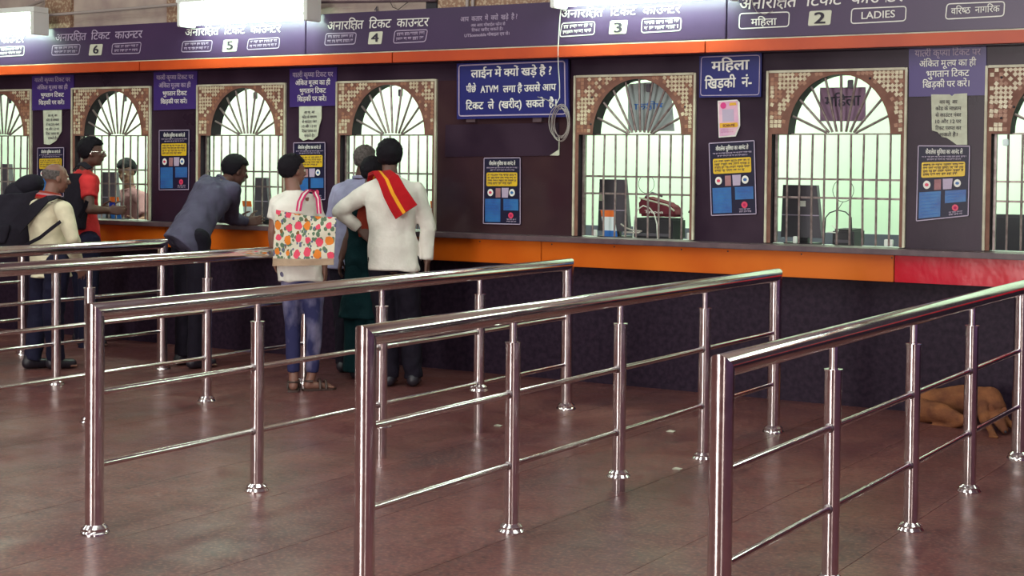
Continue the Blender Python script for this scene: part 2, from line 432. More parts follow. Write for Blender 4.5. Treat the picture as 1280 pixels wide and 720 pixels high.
# lower wall
wb = struct(MB().box((X0, 0, 0), (X1, TH, .86)).build('wall_back', 'wall_lo'))
edges = sorted([(x, x+WW) for x, _ in WL])
prev = X0
segs = []
for a, b in edges: segs.append((prev, a)); prev = b
segs.append((prev, X1))
for a, b in segs: MB().box((a, 0, .86), (b, TH, ZT)).build('wall_panel', 'gloss' if abs(a+6.415) < .1 else 'wall', wb)
MB().box((X0, 0, ZT), (X1, TH, 2.62)).build('lintel_panel', 'wall', wb)
# upper wall behind and above the name boards
up = struct(MB().box((X0, .02, 2.62), (X1, TH, 4.6)).build('wall_back_upper', 'plaster'))
for u0, u1 in ((58, 90), (210, 232), (375, 396)):
    a, b = W(u0, 10, 0).x, W(u1, 10, 0).x
    MB().box((a, -.018, 2.66), (b, .05, 4.6), .004).build('mosaic_pilaster', 'mosdk', up)
a, b = W(548, 5, 0).x, W(720, 5, 0).x
MB().box((a, -.018, 2.66), (b, .05, 4.6), .004).build('mosaic_pilaster', 'mosdk', up)
a = W(535, 5, 0)
MB().box((a.x, -.03, 2.665), (a.x+.10, .05, 3.2), .004).build('dark_bracket', 'black', up)
struct(MB().box((-16, -18, 4.6), (6, TH, 4.75)).build('ceiling', 'ceiling'))
struct(MB().box((-16.15, -18, 0), (-16, 3, 4.6)).build('wall_left', 'hall'))
struct(MB().box((-16, -18.2, 0), (6, -18, 4.6)).build('wall_front', 'hall'))
# booth behind the windows
struct(MB().box((X0, 2.6, -.1), (X1, 2.75, 3.4)).build('wall_booth', 'booth'))
MB
struct(MB().box((X0, TH, 3.3), (X1, 2.75, 3.4)).build('ceiling_booth', 'booth'))
struct(MB().box((X0, .02, -.1), (X1, 2.75, 0)).build('floor_booth', 'ledge'))
tr = struct(MB().box((X0, 2.57, .86), (X1, 2.6, .995)).build('trim_4', 'booth_dk'))
# long service desk in the booth
dk = thing('service_desk', 'pale service desk running behind the ticket windows', 'desk', (-5.5, .6, 0))
MB().box((X0+.1, TH+.01, .955), (X1-.1, .80, .99), .004).build('desk_top', 'desk', dk)
for xx in (-12.8, -10.9, -9.5, -8.0, -6.6, -4.5, -3.1, -1.6): MB().box((xx, TH+.05, 0), (xx+.04, .76, .955)).build('desk_side', 'booth_dk', dk)

# counter ledge and the coloured apron under it
lg = struct(MB().box((X0, -.19, .985), (X1, TH-.01, 1.02), .004).build('trim_1', 'ledge'))
jo = [X0, W(60, 290, -.12).x-2.0, W(207, 290, -.12).x, W(470, 300, -.12).x, W(677, 310, -.12).x, W(1118, 330, -.12).x, X1]
ap = thing('counter_apron', 'orange laminate apron under the ticket counter, red vinyl at its right end', 'panel', (-6, -.06, .82))
for i in range(len(jo)-1):
    red = i == len(jo)-2
    q = MB().box((jo[i]+.003, -.125, .815), (jo[i+1]-.003, -.002, .983), .003).build('apron_panel', 'red' if red else 'orange', ap)
    if red: q['label'] = 'glossy red vinyl panel'
for u in (690, 768, 852, 910, 1002, 600, 1115):
    p = W(u, 302+(u-768)*.036, -.126)
    MB().tube([(p.x, -.129, .965), (p.x, -.124, .965)], .005, 8).build('screw', 'black', ap)

# orange strip above the windows, in lengths
st = struct(MB().box((X0, -.15, 2.345), (X1, 0, 2.352)).build('trim_2', 'cream'))
js = [X0, W(175, 80, -.15).x, W(491, 75, -.15).x, W(882, 55, -.15).x, X1]
for i in range(4): MB().box((js[i]+.004, -.158, 2.268), (js[i+1]-.004, -.002, 2.344), .003).build('orange_strip', 'orange_hi', st)
MB().box((X0, -.12, 2.262), (X1, -.002, 2.266)).build('strip_soffit', 'wall', st)

# ------------------------------------------------------------------ name boards above the windows
YF = -.145
jb = [X0, W(382, 50, YF).x, W(908, 30, YF).x, X1]
blab = ['long violet name board with counter numbers 5, 6 and 7, at the left', 'violet name board with counter numbers 3 and 4, in the middle', 'violet name board with number 2 and LADIES, at the right']
boards = []
for i in range(3):
    b = thing('name_board', blab[i], 'sign board', ((jb[i]+jb[i+1])/2, YF, 2.353), 'violet name boards above the ticket windows')
    MB().box((jb[i]+.005, YF, 2.354), (jb[i+1]-.005, -.02, 2.655), .004).build('panel', 'fascia', b)
    boards.append(b)
T1 = 'अनार ि{K}त  िटकट  काउ{न}टर'.replace(' ि{K}', 'ि{K}')
def head(b, u0, v0, u1, v1, h=10, mt='white', s='अनारि{K}त  िटकट  काउ{न}टर'):
    plet(b, s, u0, v0, u1, v1, h, YF, mt, shear=.12)
def smallbox(b, c, mt='lilac'):
    frame_line(b, c, YF, .007, mt)
    (a0, b0), (a1, b1), (a2, b2), (a3, b3) = c
    for k in (.40, .80):
        squiggle(b, a0+(a3-a0)*k+3, b0+(b3-b0)*k, a1+(a2-a1)*k-3, b1+(b2-b1)*k, (b3-b0)*.24, YF, mt)
def number(b, c, n, u, v, h):
    slab_px(b, 'number_plate', c, YF, 'number', r=.012)
    plet(b, n, u[0], v, u[1], v-.4, h, YF, 'ink', bold=.03, hl=.70, off=.007, name='numeral')
head(boards[0], 70, 51.5, 179, 47, 8.5, 'lilac')
smallbox(boards[0], [(66, 57), (101, 55.5), (99, 68), (65, 69)], 'lilac'); smallbox(boards[0], [(141, 55), (177, 53), (175, 66.5), (140, 67.5)], 'lilac')
number(boards[0], [(113, 55.5), (129, 55), (127, 69), (111, 69.5)], '6', (117, 124), 67, 10)
head(boards[0], 232, 45, 352, 40, 8.5)
smallbox(boards[0], [(229, 52), (266, 50.5), (264, 64), (227, 65)], 'lilac'); smallbox(boards[0], [(311, 49), (350, 47), (349, 60), (309, 62)], 'lilac')
number(boards[0], [(280, 50), (298, 49), (296, 64), (278, 65)], '5', (284, 292), 62, 10.5)
head(boards[0], -60, 56, 31, 53, 8)
smallbox(boards[0], [(0, 59), (31, 57.5), (30, 69), (-4, 71)], 'white')
head(boards[1], 410, 37.5, 537, 32.5, 10)
smallbox(boards[1], [(408, 42), (446, 41), (444, 55), (406, 56.5)]); smallbox(boards[1], [(494, 38.5), (535, 37), (532, 52), (492, 54)])
number(boards[1], [(462, 40), (479, 39), (477, 55), (460, 55.5)], '4', (464.5, 474), 52.5, 10.5)
plet(boards[1], 'आप  कतार  में  {क}यों  खड़े  है ?', 576, 27, 647, 23.5, 5.5, YF, 'lilac')
plet(boards[1], 'अब आप मोबाईल फोन से', 589, 33.5, 632, 31.5, 3.2, YF, 'lilac')
plet(boards[1], 'िटकट खरीद सकते है।', 590, 39.5, 629, 37.5, 3.2, YF, 'lilac')
plet(boards[1], 'UTSonmobile मोबाइल एप से।', 581, 46.5, 637, 43.5, 3.4, YF, 'lilac', bold=.02)
head(boards[1], 702, 22.5, 852, 16, 9.5)
smallbox(boards[1], [(703, 29), (744, 27), (743, 43), (700, 46)], 'white'); smallbox(boards[1], [(803, 23.5), (852, 22.5), (851, 38), (802, 41)], 'white')
number(boards[1], [(763, 26), (785, 25), (783, 42), (761, 43)], '3', (768, 778), 40.5, 12)
head(boards[2], 925, 12, 1131, 1.5, 13)
frame_line(boards[2], [(925, 17), (987, 15), (986, 33), (924, 36)], YF, .007, 'white')
plet(boards[2], 'मिहला', 939, 32, 971, 31, 8, YF, 'white')
number(boards[2], [(1012, 14), (1040, 12.5), (1038, 31), (1010, 32.5)], '2', (1018, 1032), 29.5, 14)
frame_line(boards[2], [(1065, 11), (1133, 8), (1132, 26), (1064, 29.5)], YF, .007, 'white')
plet(boards[2], 'LADIES', 1077, 24, 1119, 21.5, 9, YF, 'white', hl=.70, bold=.015)
frame_line(boards[2], [(1184, 5), (1256, 2), (1255, 20), (1182, 24)], YF, .007, 'white')
plet(boards[2], 'विर{ष}ठ  नागिरक', 1189, 18, 1250, 14.5, 7.5, YF, 'white')

# ------------------------------------------------------------------ ticket windows
def opening(x):
    cx, zc, rx, rz = x+.478, 1.735, .337, .380
    arc = [(cx+rx*math.cos(a), zc+rz*math.sin(a)) for a in [pi*k/28 for k in range(29)]]
    return arc
def inside(px, pz, x):
    cx, zc = x+.478, 1.735
    if pz < zc: return x+.03 < px < x+.885
    return ((px-cx)/.347)**2+((pz-zc)/.390)**2 < 1
wnotes = {}
for wx, n in WL:
    arc = opening(wx)
    e = bpy.data.objects.new('window_%d' % n, None); COL.objects.link(e); e.location = (wx+WW/2, 0, ZS); ORG[e.name] = Vector(e.location); e['kind'] = 'structure'
    ol = [(wx, ZS), (wx, ZT), (wx+WW, ZT), (wx+WW, ZS), (wx+.885, ZS), (wx+.885, 1.735)]+arc+[(wx+.03, 1.735), (wx+.03, ZS)]
    mb = MB(); mb.prism(ol, -.012, TH)
    for f in mb.bm.faces: f.material_index = 0 if abs(f.normal.y) > .9 else 1
    mb.bm.normal_update()
    for f in mb.bm.faces: f.material_index = 0 if abs(f.normal.y) > .9 else 1
    mb.build('arched_surround', ['grout', 'reveal'], e)
    # mosaic chips
    mb = MB(); p = .0275; rng = random.Random(n)
    for i in range(int(WW/p)):
        for j in range(int((ZT-ZS)/p)):
            px, pz = wx+.014+p*(i+.5), ZS+.008+p*(j+.5)
            if px > wx+WW-.016 or pz > ZT-.012: continue
            if any(inside(px+sx*.012, pz+sz*.012, wx) for sx in (-1, 1) for sz in (-1, 1)): continue
            ar = math.hypot((px-wx-.478)/.347, (pz-1.735)/.390) if pz > 1.735 else 9
            if ar < 1.13: cream = rng.random() < .06
            else: cream = noise.noise(Vector((px*9, n*3.1, pz*9))) > -.22 and rng.random() < .80 or rng.random() < .15
            if not cream and rng.random() < .5: continue
            a = 0 if ar > 1.45 else math.atan2(pz-1.735, px-wx-.478); s = .0115; ca, sa = math.cos(a)*s, math.sin(a)*s
            y = -.0125-rng.random()*.003 if cream else -.0135
            mb.mi = 1 if cream else 0
            mb.poly([(px+ca-sa, y, pz+sa+ca), (px-ca-sa, y, pz-sa+ca), (px-ca+sa, y, pz-sa-ca), (px+ca+sa, y, pz+sa-ca)])
    tag(mb.build('mosaic_chips', ['chipb', 'chip'], e, recalc=False), kind='stuff')
    for k in range(5):
        px, pz = wx+random.uniform(.05, .85), ZT-random.uniform(.04, .35)
        if not inside(px, pz, wx): MB().ball((px, -.014, pz), (.008, .004, .008), 8).build('bolt_hole', 'black', e)
    for nm, a, b in (('frame_side', (wx-.012, -.022, ZS), (wx+.004, .0, ZT+.012)), ('frame_side', (wx+WW-.004, -.022, ZS), (wx+WW+.012, .0, ZT+.012)), ('frame_head', (wx+.005, -.022, ZT-.002), (wx+WW-.005, .0, ZT+.014))):
        MB().box(a, b, .002).build(nm, 'cream', e)
    # grille
    yg = .055
    gf = MB()
    gf.box((wx+.034, yg-.012, ZS), (wx+.050, yg+.012, 1.735)); gf.box((wx+.866, yg-.012, ZS), (wx+.882, yg+.012, 1.735))
    gf.box((wx+.034, yg-.010, 1.731), (wx+.882, yg+.010, 1.741)); gf.build('grille_frame', 'bar', e)
    for k in range(9):
        bx = wx+.115+k*.0852+random.uniform(-.003, .003)
        MB().tube([(bx, yg, ZS+.001), (bx+random.uniform(-.003, .003), yg-random.uniform(0, .006), 1.4), (bx, yg, 1.735)], .0075, 8).build('upright_bar', 'bar', e)
    for z in (1.445, 1.325):
        MB().box((wx+.036, yg+.004, z-.0065), (wx+.88, yg+.014, z+.0065)).build('cross_bar', 'bar', e)
    for k in range(1, 10):
        a = pi*k/10; c, s_ = math.cos(a), math.sin(a)
        MB().tube([(wx+.478+c*.10, yg-.004, 1.741+s_*.01), (wx+.478+c*.337, yg-.03, 1.735+s_*.380)], .0086, 8).build('fan_bar', 'bar', e)
    MB().box((wx+.50, yg+.03, 2.03), (wx+.535, yg+.05, 2.085), .004).build('latch_plate', 'grey_pl', e)

# ------------------------------------------------------------------ railings
def railing(X, ys, label, covers=(), H=.938, name='queue_railing'):
    """ys: post positions from the free front end to the wall end"""
    t = thing(name, label, 'railing', (X, ys[0], 0), 'steel queue railings')
    R, zc, sg = .038, H-.038, 32
    def mring(bm, yc, s):
        return [bm.verts.new((X+R*math.cos(2*pi*k/sg), yc+R*math.sin(2*pi*k/sg), zc+s*R*math.sin(2*pi*k/sg))) for k in range(sg)]
    # handrail: mitred at both ends
    mb = MB(); a = mring(mb.bm, ys[0], -1); b = mring(mb.bm, ys[-1], 1)
    n = sg
    # match vertices by height around the tube
    A = sorted(range(n), key=lambda k: 0)
    for k in range(n):
        # a[k] has z = zc - R sin ; the b vertex of equal x and z is index -k
        j, j2 = (-k) % n, (-(k+1)) % n
        f = mb.bm.faces.new((a[k], a[(k+1) % n], b[j2], b[j])); f.smooth = True
    mb.build('handrail', 'steel', t)
    for yc, s, nm in ((ys[0], -1, 'end_post'), (ys[-1], 1, 'end_post')):
        mb = MB(); top = mring(mb.bm, yc, s)
        bot = [mb.bm.verts.new((X+R*math.cos(2*pi*k/sg), yc+R*math.sin(2*pi*k/sg), 0.0)) for k in range(sg)]
        for k in range(sg): mb.bm.faces.new((top[k], top[(k+1) % sg], bot[(k+1) % sg], bot[k])).smooth = True
        q = mb.build(nm, 'steel', t)
        i = 0 if yc == ys[0] else len(ys)-1
        z = dict(covers).get(i, 0)
        MB().lathe((X, yc, z), [(.062, 0), (.062, .006), (.058, .012), (.054, .016), (.054, .026), (.046, .034), (.0395, .040), (.0382, .040)]).build('base_cover', 'steel', q)
    for i, y in enumerate(ys[1:-1], 1):
        q = MB().lathe((X, y, 0), [(.031, 0), (.031, .775), (.0335, .776), (.0335, .783), (.017, .784)]).build('post', 'steel', t)
        MB().tube([(X, y, .78), (X, y, zc-R+.006)], .0165, 16).build('neck', 'steel', q)
        z = dict(covers).get(i, 0)
        MB().lathe((X, y, z), [(.056, 0), (.056, .005), (.051, .011), (.047, .016), (.047, .024), (.039, .031), (.0325, .036), (.0312, .036)]).build('base_cover', 'steel', q)
        for zr in (.572, .278):
            MB().ball((X, y-.031, zr), (.018, .010, .018), 12).build('socket', 'steel_dk', q)
    for i in range(len(ys)-1):
        for zr in (.572, .278):
            MB().tube([(X, ys[i]+.03, zr), (X, ys[i+1]-.03, zr)], .0125, 14).build('rod', 'steel', t)
    return t
railing(-4.65, (-5.08, -4.08, -3.11, -2.17, -1.15), 'steel queue railing whose front post stands in full view at the left of the photograph', {2: .16, 3: .235, 4: .0}.items())
railing(-3.26, (-5.13, -4.115, -3.15, -2.19, -1.21), 'steel queue railing running across the middle of the photograph', {2: .065}.items())
railing(-1.88, (-5.17, -4.16, -3.17, -2.24, -1.25), 'steel queue railing nearest the camera at right, in front of the sleeping dog')
railing(-6.68, (-5.2, -4.2, -3.17, -2.18, -1.19), 'steel queue railing ending behind the floral tote bag', H=.955)
railing(-8.0, (-5.2, -4.2, -3.2, -2.21, -1.2), 'steel queue railing ending behind the grey shirted leaning man', H=.955)
railing(-9.47, (-5.2, -4.2, -3.2, -2.21, -1.2), 'steel queue railing farthest left, mostly behind the old man with the rucksack')

# ------------------------------------------------------------------ lamps: twin tube battens over the boards
def batten(u, v, label, L=1.25):
    p = W(u, v, -.34); x, z = p.x, 2.625
    t = thing('tube_lamp', label, 'lamp', (x, -.3, z), 'tube lamps above the name boards')
    MB().prism([(x-L/2-.04, z+.155), (x+L/2+.04, z+.155), (x+L/2+.04, z+.20), (x-L/2-.04, z+.20)], -.36, -.20).build('housing', 'batten', t)
    mb = MB()
    prof = [(-.36, .155), (-.25, .150), (-.205, .10), (-.185, .03)]
    for (ya, za), (yb, zb_) in zip(prof[:-1], prof[1:]):
        for o in (0, .004): mb.poly([(x-L/2, ya+o, z+za), (x+L/2, ya+o, z+za), (x+L/2, yb+o, z+zb_), (x-L/2, yb+o, z+zb_)])
    mb.build('glare_reflector', 'batten', t, recalc=False)  # plate added behind the tubes so their wide white glare has a surface
    for yy, zz in ((-.33, -.01), (-.31, .055), (-.31, .12)):
        MB().tube([(x-L/2+.02, yy, z+zz), (x+L/2-.02, yy, z+zz)], .019, 14).build('tube', 'tube', t)
    for s in (-1, 1):
        MB().box((x+s*(L/2+.01)-.02, -.36, z-.035), (x+s*(L/2+.01)+.02, -.18, z+.16), .006).build('end_cap', 'batten', t)
        MB().tube([(x+s*.4, -.28, z+.19), (x+s*.4, -.022, z+.29)], .012, 8).build('bracket_arm', 'pipe', t)
batten(-22, 14, 'lit tube lamp above counter board number 7, far left corner')
batten(302, 6, 'lit tube lamp in front of the stained wall, between the two mosaic pilasters')
batten(797, -8, 'lit tube lamp beside the top of the hanging white wire')
batten(1560, -8, 'lit tube lamp beyond the LADIES board')

# ------------------------------------------------------------------ notices on the wall between the windows
YN = -.012
def nails(*a): pass
def notice(c, rows, label, hp):
    """violet notice; rows = (text, u0, v0, u1, v1) base lines"""
    t = thing('wall_notice', label, 'notice', W(*c[3], YN), 'violet ticket fare notices')
    quad_board('board', c, YN, .010, 'violet', t)
    for s, u0, v0, u1, v1, m in rows: plet(t, s, u0, v0, u1, v1, hp, YN, m, bold=.018)
    return t
def rows4(x0, y0, x1, y1, sl, ms):
    """four text rows inside the notice"""
    w = x1-x0; h = y1-y0
    R = [('यात्री कृ{प}या िटकट पर'.replace('त्री', '{त}री'), .07, .93, .23), ('अंिकत मू{ल}य का ही', .13, .87, .47), ('भुगतान िटकट', .22, .78, .71), ('िखड़की पर करें।', .17, .78, .95)]
    return [(s, x0+w*a, y0+h*k-sl*w*a, x0+w*b, y0+h*k-sl*w*b, m) for (s, a, b, k), m in zip(R, ms)]
notice([(1136, 58), (1233, 54), (1233, 119), (1136, 121)], rows4(1137, 58.5, 1233, 113, .03, ['lilac', 'white', 'white', 'white']), 'violet four line notice right of the mahila window, above a torn white sheet', 7.5)
notice([(362, 86), (421, 84), (420, 132), (362, 134)], rows4(362, 87, 421, 129, .02, ['lilac', 'white', 'white', 'white']), 'violet four line notice above the boy in the white T-shirt', 5.5)
notice([(192, 90), (246, 88.5), (246, 136), (192, 138)], rows4(192, 90, 246, 132, .02, ['lilac', 'lilac', 'white', 'white']), 'violet four line notice above the leaning man, no white sheet under it', 5)
notice([(40, 93), (92, 92), (92, 136), (40, 138)], rows4(40, 93.5, 92, 133, .02, ['lilac', 'lilac', 'white', 'white']), 'violet four line notice at the far left, above the old man', 4.6)

def sheet(c, rows, label, hp):
    t = thing('paper_sheet', label, 'paper', W(*c[-1], YN), 'white sheets under the violet notices')
    P = [W(u, v, YN) for u, v in c]
    MB().prism([(p.x, p.z) for p in P], YN-.001, YN+.004).build('sheet', 'paper', t)
    for s, u0, v0, u1, v1 in rows: plet(t, s, u0, v0, u1, v1, hp, YN-.001, 'ink', bold=.006, off=.003)
TX = ['आप {क}यू  आर', 'कोड के मा{ध}यम', 'से काउंटर नंबर', '10 और 12 पर', 'िटकट प्रा{प}त कर'.replace('प्रा', 'परा'), 'सकते है।']
def trows(x0, y0, x1, y1, n=6):
    return [(TX[i], x0+(x1-x0)*(.18 if i in (0, 5) else .04), y0+(y1-y0)*(i+.7)/n, x1-(x1-x0)*(.18 if i in (0, 5) else .04), y0+(y1-y0)*(i+.7)/n-.4) for i in range(n)]
sheet([(1164, 118), (1187, 118), (1190, 120), (1193, 117.5), (1209, 116.5), (1209, 181), (1196, 181), (1189, 176), (1183, 172), (1177, 171), (1172, 165), (1165, 163)], trows(1168, 124, 1203, 173), 'torn white sheet with six printed lines, under the notice right of the mahila window', 4.2)
sheet([(374, 133), (402, 132.5), (402, 148), (399, 158), (397, 170), (391, 175), (385, 174), (379, 176), (374, 172)], trows(377, 138, 397, 173), 'torn white sheet with six printed lines, above the boy', 3.0)
sheet([(54, 138), (77, 137.5), (77, 164), (70, 176), (62, 181), (55, 180)], trows(57, 142, 75, 176), 'white sheet with cut lower corner, at the far left above the old man', 2.8)

def poster(c, label):
    """cashless payment poster: heading, yellow box, four pictograms, two blue fields, red emblem; c = tl tr br bl pixels"""
    tl, tr, br, bl = [Vector(p) for p in c]
    def q(s, t): return tuple((tl*(1-s)+tr*s)*(1-t)+(bl*(1-s)+br*s)*t)
    H = (bl-tl).length
    y = -.010
    t = thing('payment_poster', label, 'poster', W(*c[3], y), 'dark blue payment posters')
    quad_board('sheet', c, y, .006, 'pos_dk', t)
    frame_line(t, [q(.01, .008), q(.99, .008), q(.99, .992), q(.01, .992)], y, .006, 'lilac', r=.004)
    plet(t, 'कैशलेस सुिवधा का आनंद ले', *q(.15, .115), *q(.86, .115), H*.05, y, 'white', bold=.018)
    squiggle(t, *q(.08, .165), *q(.93, .165), H*.020, y, 'lilac'); squiggle(t, *q(.18, .20), *q(.83, .20), H*.020, y, 'lilac')
    slab_px(t, 'yellow_box', [q(.08, .225), q(.91, .225), q(.91, .43), q(.08, .43)], y, 'pos_y', .003, r=.012)
    for k in range(4):
        squiggle(t, *q(.11, .278+k*.042), *q(.88 if k < 3 else .76, .278+k*.042), H*.030, y-.002, 'ink')
    for s in (.19, .77):
        a = W(*q(s, .525), y); r = (W(*q(s, .525), y)-W(*q(s, .47), y)).length
        mb = MB(); mb.poly([(a.x+r*.9*math.cos(2*pi*k/20), y-.004, a.z+r*math.sin(2*pi*k/20)) for k in range(20)]); mb.build('round_pictogram', 'white', t, recalc=False)
        mb = MB(); mb.poly([(a.x+r*.5*math.cos(2*pi*k/8), y-.006, a.z+r*.4*math.sin(2*pi*k/8)) for k in range(8)]); mb.build('pictogram_figure', 'pos_p' if s < .5 else 'pos_b', t, recalc=False)
    slab_px(t, 'picture_patch', [q(.33, .46), q(.46, .46), q(.46, .60), q(.33, .60)], y, 'pinkcloth')
    slab_px(t, 'picture_patch', [q(.49, .455), q(.68, .455), q(.66, .60), q(.50, .60)], y, 'lilac')
    slab_px(t, 'blue_field', [q(.05, .62), q(.46, .62), q(.46, .965), q(.05, .965)], y, 'pos_b')
    slab_px(t, 'blue_field', [q(.54, .62), q(.94, .62), q(.94, .79), q(.54, .79)], y, 'pos_b')
    for k in range(7): squiggle(t, *q(.07, .665+k*.044), *q(.42-.04*(k % 3), .665+k*.044), H*.015, y-.001, 'card_b')
    for k in range(3): squiggle(t, *q(.57, .68+k*.04), *q(.88-.08*k, .68+k*.04), H*.015, y-.001, 'card_b')
    a = W(*q(.74, .865), y); r = (W(*q(.74, .865), y)-W(*q(.74, .82), y)).length
    mb = MB(); mb.poly([(a.x+r*math.cos(2*pi*k/20), y-.004, a.z+r*math.sin(2*pi*k/20)) for k in range(20)]); mb.build('round_emblem', 'pos_p', t, recalc=False)
    mb = MB(); mb.poly([(a.x+r*.45*math.cos(2*pi*k/12), y-.006, a.z+r*.45*math.sin(2*pi*k/12)) for k in range(12)]); mb.build('emblem_centre', 'pinkweb', t, recalc=False)
    squiggle(t, *q(.62, .935), *q(.88, .935), H*.02, y, 'lilac'); squiggle(t, *q(.62, .965), *q(.88, .965), H*.02, y, 'lilac')
poster([(1147.5, 181.5), (1213, 182), (1211, 270), (1145, 277)], 'payment poster on the pillar below the torn white sheet, right of the mahila window')
poster([(886, 178.5), (943.5, 175), (946, 268), (889, 270)], 'payment poster below the small pink sheet, slightly tilted')
poster([(605, 197), (651, 196.5), (651, 281), (604, 280)], 'payment poster alone on the wide dark panel under the blue question board')
poster([(367, 178), (407, 177.5), (407, 250), (367, 250.5)], 'payment poster partly behind the head of the boy')
poster([(199, 162.5), (237, 162), (236.5, 237.5), (199, 238)], 'payment poster to the left of the leaning man')
poster([(47, 184.5), (80.5, 184), (80, 246), (46.5, 246.5)], 'payment poster partly behind the bald head of the old man')

# blue enamel boards
t = thing('question_board', 'large blue board with three white lines asking why people queue', 'sign board', W(571, 148, -.05))
quad_board('board', [(571, 79.5), (710, 74), (710.5, 146), (571, 149)], -.05, .02, 'blue', t)
for u in (588, 671):
    a, b = W(u-5, 147, -.03), W(u+6, 152.5, -.03); MB().box((a.x, -.032, b.z), (b.x, -.0, a.z+.03)).build('bracket', 'ledge', t)
frame_line(t, [(574, 82), (706, 76.5), (707, 142.5), (574, 145)], -.05, .009, 'lilac')
plet(t, 'लाईन में {क}यों खड़े है ?', 589, 97, 690, 93, 9, -.05, 'white', bold=.03)
plet(t, 'पीछे', 583, 115.5, 595.5, 115, 8, -.05, 'white', bold=.03)
plet(t, 'ATVM', 601, 116, 623, 115, 8.6, -.05, 'white', bold=.03, hl=.7)
plet(t, 'लगा है उससे आप', 629, 115.5, 695.5, 113, 8, -.05, 'white', bold=.03)
plet(t, 'िटकट  ले  (खरीद)  सकते  है।', 582.5, 137, 696, 133, 8.5, -.05, 'white', bold=.03)
t = thing('counter_sign', 'blue board reading mahila khidki between two ticket windows', 'sign board', W(875, 122, -.03))
quad_board('board', [(874.5, 70), (952, 66.5), (951, 121), (874, 122)], -.03, .016, 'blue', t)
frame_line(t, [(877, 71.5), (950, 69), (949, 118.5), (876, 119.5)], -.03, .005, 'lilac')
plet(t, 'मिहला', 889.5, 89, 937, 86.5, 11.5, -.03, 'white', bold=.03)
plet(t, 'िखड़की  नं-', 881, 111, 940, 108, 11.5, -.03, 'white', bold=.03)
t = thing('pink_sheet', 'small pink payment sheet with pale square and gold band, under the blue mahila board', 'poster', W(897, 172, -.01))
c = [(897, 126), (921, 124.5), (924.5, 128), (925, 157), (919.5, 170.5), (898.5, 172)]
P = [W(u, v, -.012) for u, v in c]; MB().prism([(p.x, p.z) for p in P], -.012, -.006).build('sheet', 'white', t)
slab_px(t, 'pink_field', [(898.5, 127.5), (922, 126), (923.5, 157), (918.5, 168.5), (899.5, 170.5)], -.012, 'qr')
slab_px(t, 'pale_square', [(903, 137), (917.5, 136.2), (918, 151.5), (903.5, 152.5)], -.012, 'lilac', .005)
slab_px(t, 'gold_tag', [(912.5, 128.5), (920, 128), (921, 131.5), (912, 132)], -.012, 'gold', .005)
slab_px(t, 'gold_band', [(900, 154), (922, 153), (923, 157.5), (921, 159), (900, 160)], -.012, 'gold', .005)
plet(t, 'SCAN ME', 904, 158.6, 919, 157.8, 3.2, -.012, 'maroon', off=.007, bold=.03, hl=.7)
a = W(904.5, 132, -.012); mb = MB(); mb.poly([(a.x+.021*math.cos(2*pi*k/18), -.018, a.z+.021*math.sin(2*pi*k/18)) for k in range(18)]); mb.build('round_print', 'qr_pk', t, recalc=False)
for k in range(2): squiggle(t, 901, 163.5+k*2.6, 917, 163+k*2.6, 1.4, -.012, 'qr_pk')
# dark plate and torn corner on the wide panel
t = thing('back_plate', 'dark rectangular plate fixed below the blue question board', 'panel', W(556, 195, -.006))
quad_board('plate', [(557, 156), (698, 153.5), (698, 194.5), (556, 196)], -.008, .008, 'wall', t)
slab_px(t, 'torn_white_corner', [(687.5, 194.3), (698.3, 187), (698.3, 194.5)], -.009, 'paper', .002)
MB().box((W(698.5, 170, -.01).x, -.012, W(698, 194, -.01).z), (W(699.3, 170, -.01).x, -.006, W(698, 172, -.01).z)).build('torn_edge', 'paper', t)

# papers in the two right-hand arches, seen through the fan bars
t = thing('paper_sign', 'purple paper sign with black mahila lettering hung in the arch', 'sign', W(1025, 151, .12))
quad_board('sheet', [(1025, 109.5), (1082, 109), (1082, 151.5), (1025, 151.5)], .12, .003, 'purplepaper', t)
plet(t, 'मिहला', 1031, 133.5, 1076, 131.5, 12, .12, 'ink', bold=.02)
MB().tube([W(1053, 109.5, .12), W(1053, 96, .12)], .0015, 5).build('string', 'wire', t)
t = thing('paper_sign', 'thin grey paper hung in an arch, its lettering seen mirrored through the back', 'sign', W(785, 163, .12))
quad_board('sheet', [(785, 105), (838, 101), (843, 164), (785, 163)], .12, .003, 'paperback', t)
q = plet(t, 'मिहला', 829, 136, 793, 137, 7, .12, 'card_b', bold=.01)
MB().tube([W(812, 103, .12), W(812, 98, .12)], .0015, 5).build('string', 'wire', t)

# ------------------------------------------------------------------ wires, pipes, marks above
def wirething(name, label, pts, r, m, cat='cable', seg=6): return tag(MB().tube(pts, r, seg).build(name, m), label, cat)
wirething('hanging_wire', 'thin white wire hanging from the middle lamp in front of the blue question board', [W(702, 4, -.17), W(700, 22, -.175), W(698.5, 45, -.175), W(697.5, 62, -.175), W(698, 85, -.12), W(699.5, 105, -.10), W(699.5, 122, -.09), W(694, 132, -.08)], .0035, 'wire_w')
pts = []
for k in range(140):
    a = k/139*2*pi*5.2; w_ = 1+.12*math.sin(a*.37); o = W(700, 153, -.09)
    pts.append(o+Vector((.070*w_*math.cos(a)+.012*math.sin(a*.3), .02*math.sin(a*.7), .115*w_*math.sin(a)-.01*math.cos(a*.23))))
wirething('coiled_wire', 'loose coil of thin wire hanging at the corner of the blue question board', pts, .0028, 'wire')
wirething('loose_wire_end', 'short wire end sticking out across the blue question board', [W(672, 121, -.09), W(684, 125, -.10), W(694, 132, -.095), W(701, 137, -.09)], .003, 'wire')
wirething('hanging_wire', 'thin wire looping over the board above the word mahila', [W(940, 0, -.165), W(942, 8, -.17), W(946, 15, -.165), W(956, 18, -.16), W(966, 14, -.165)], .0025, 'wire')
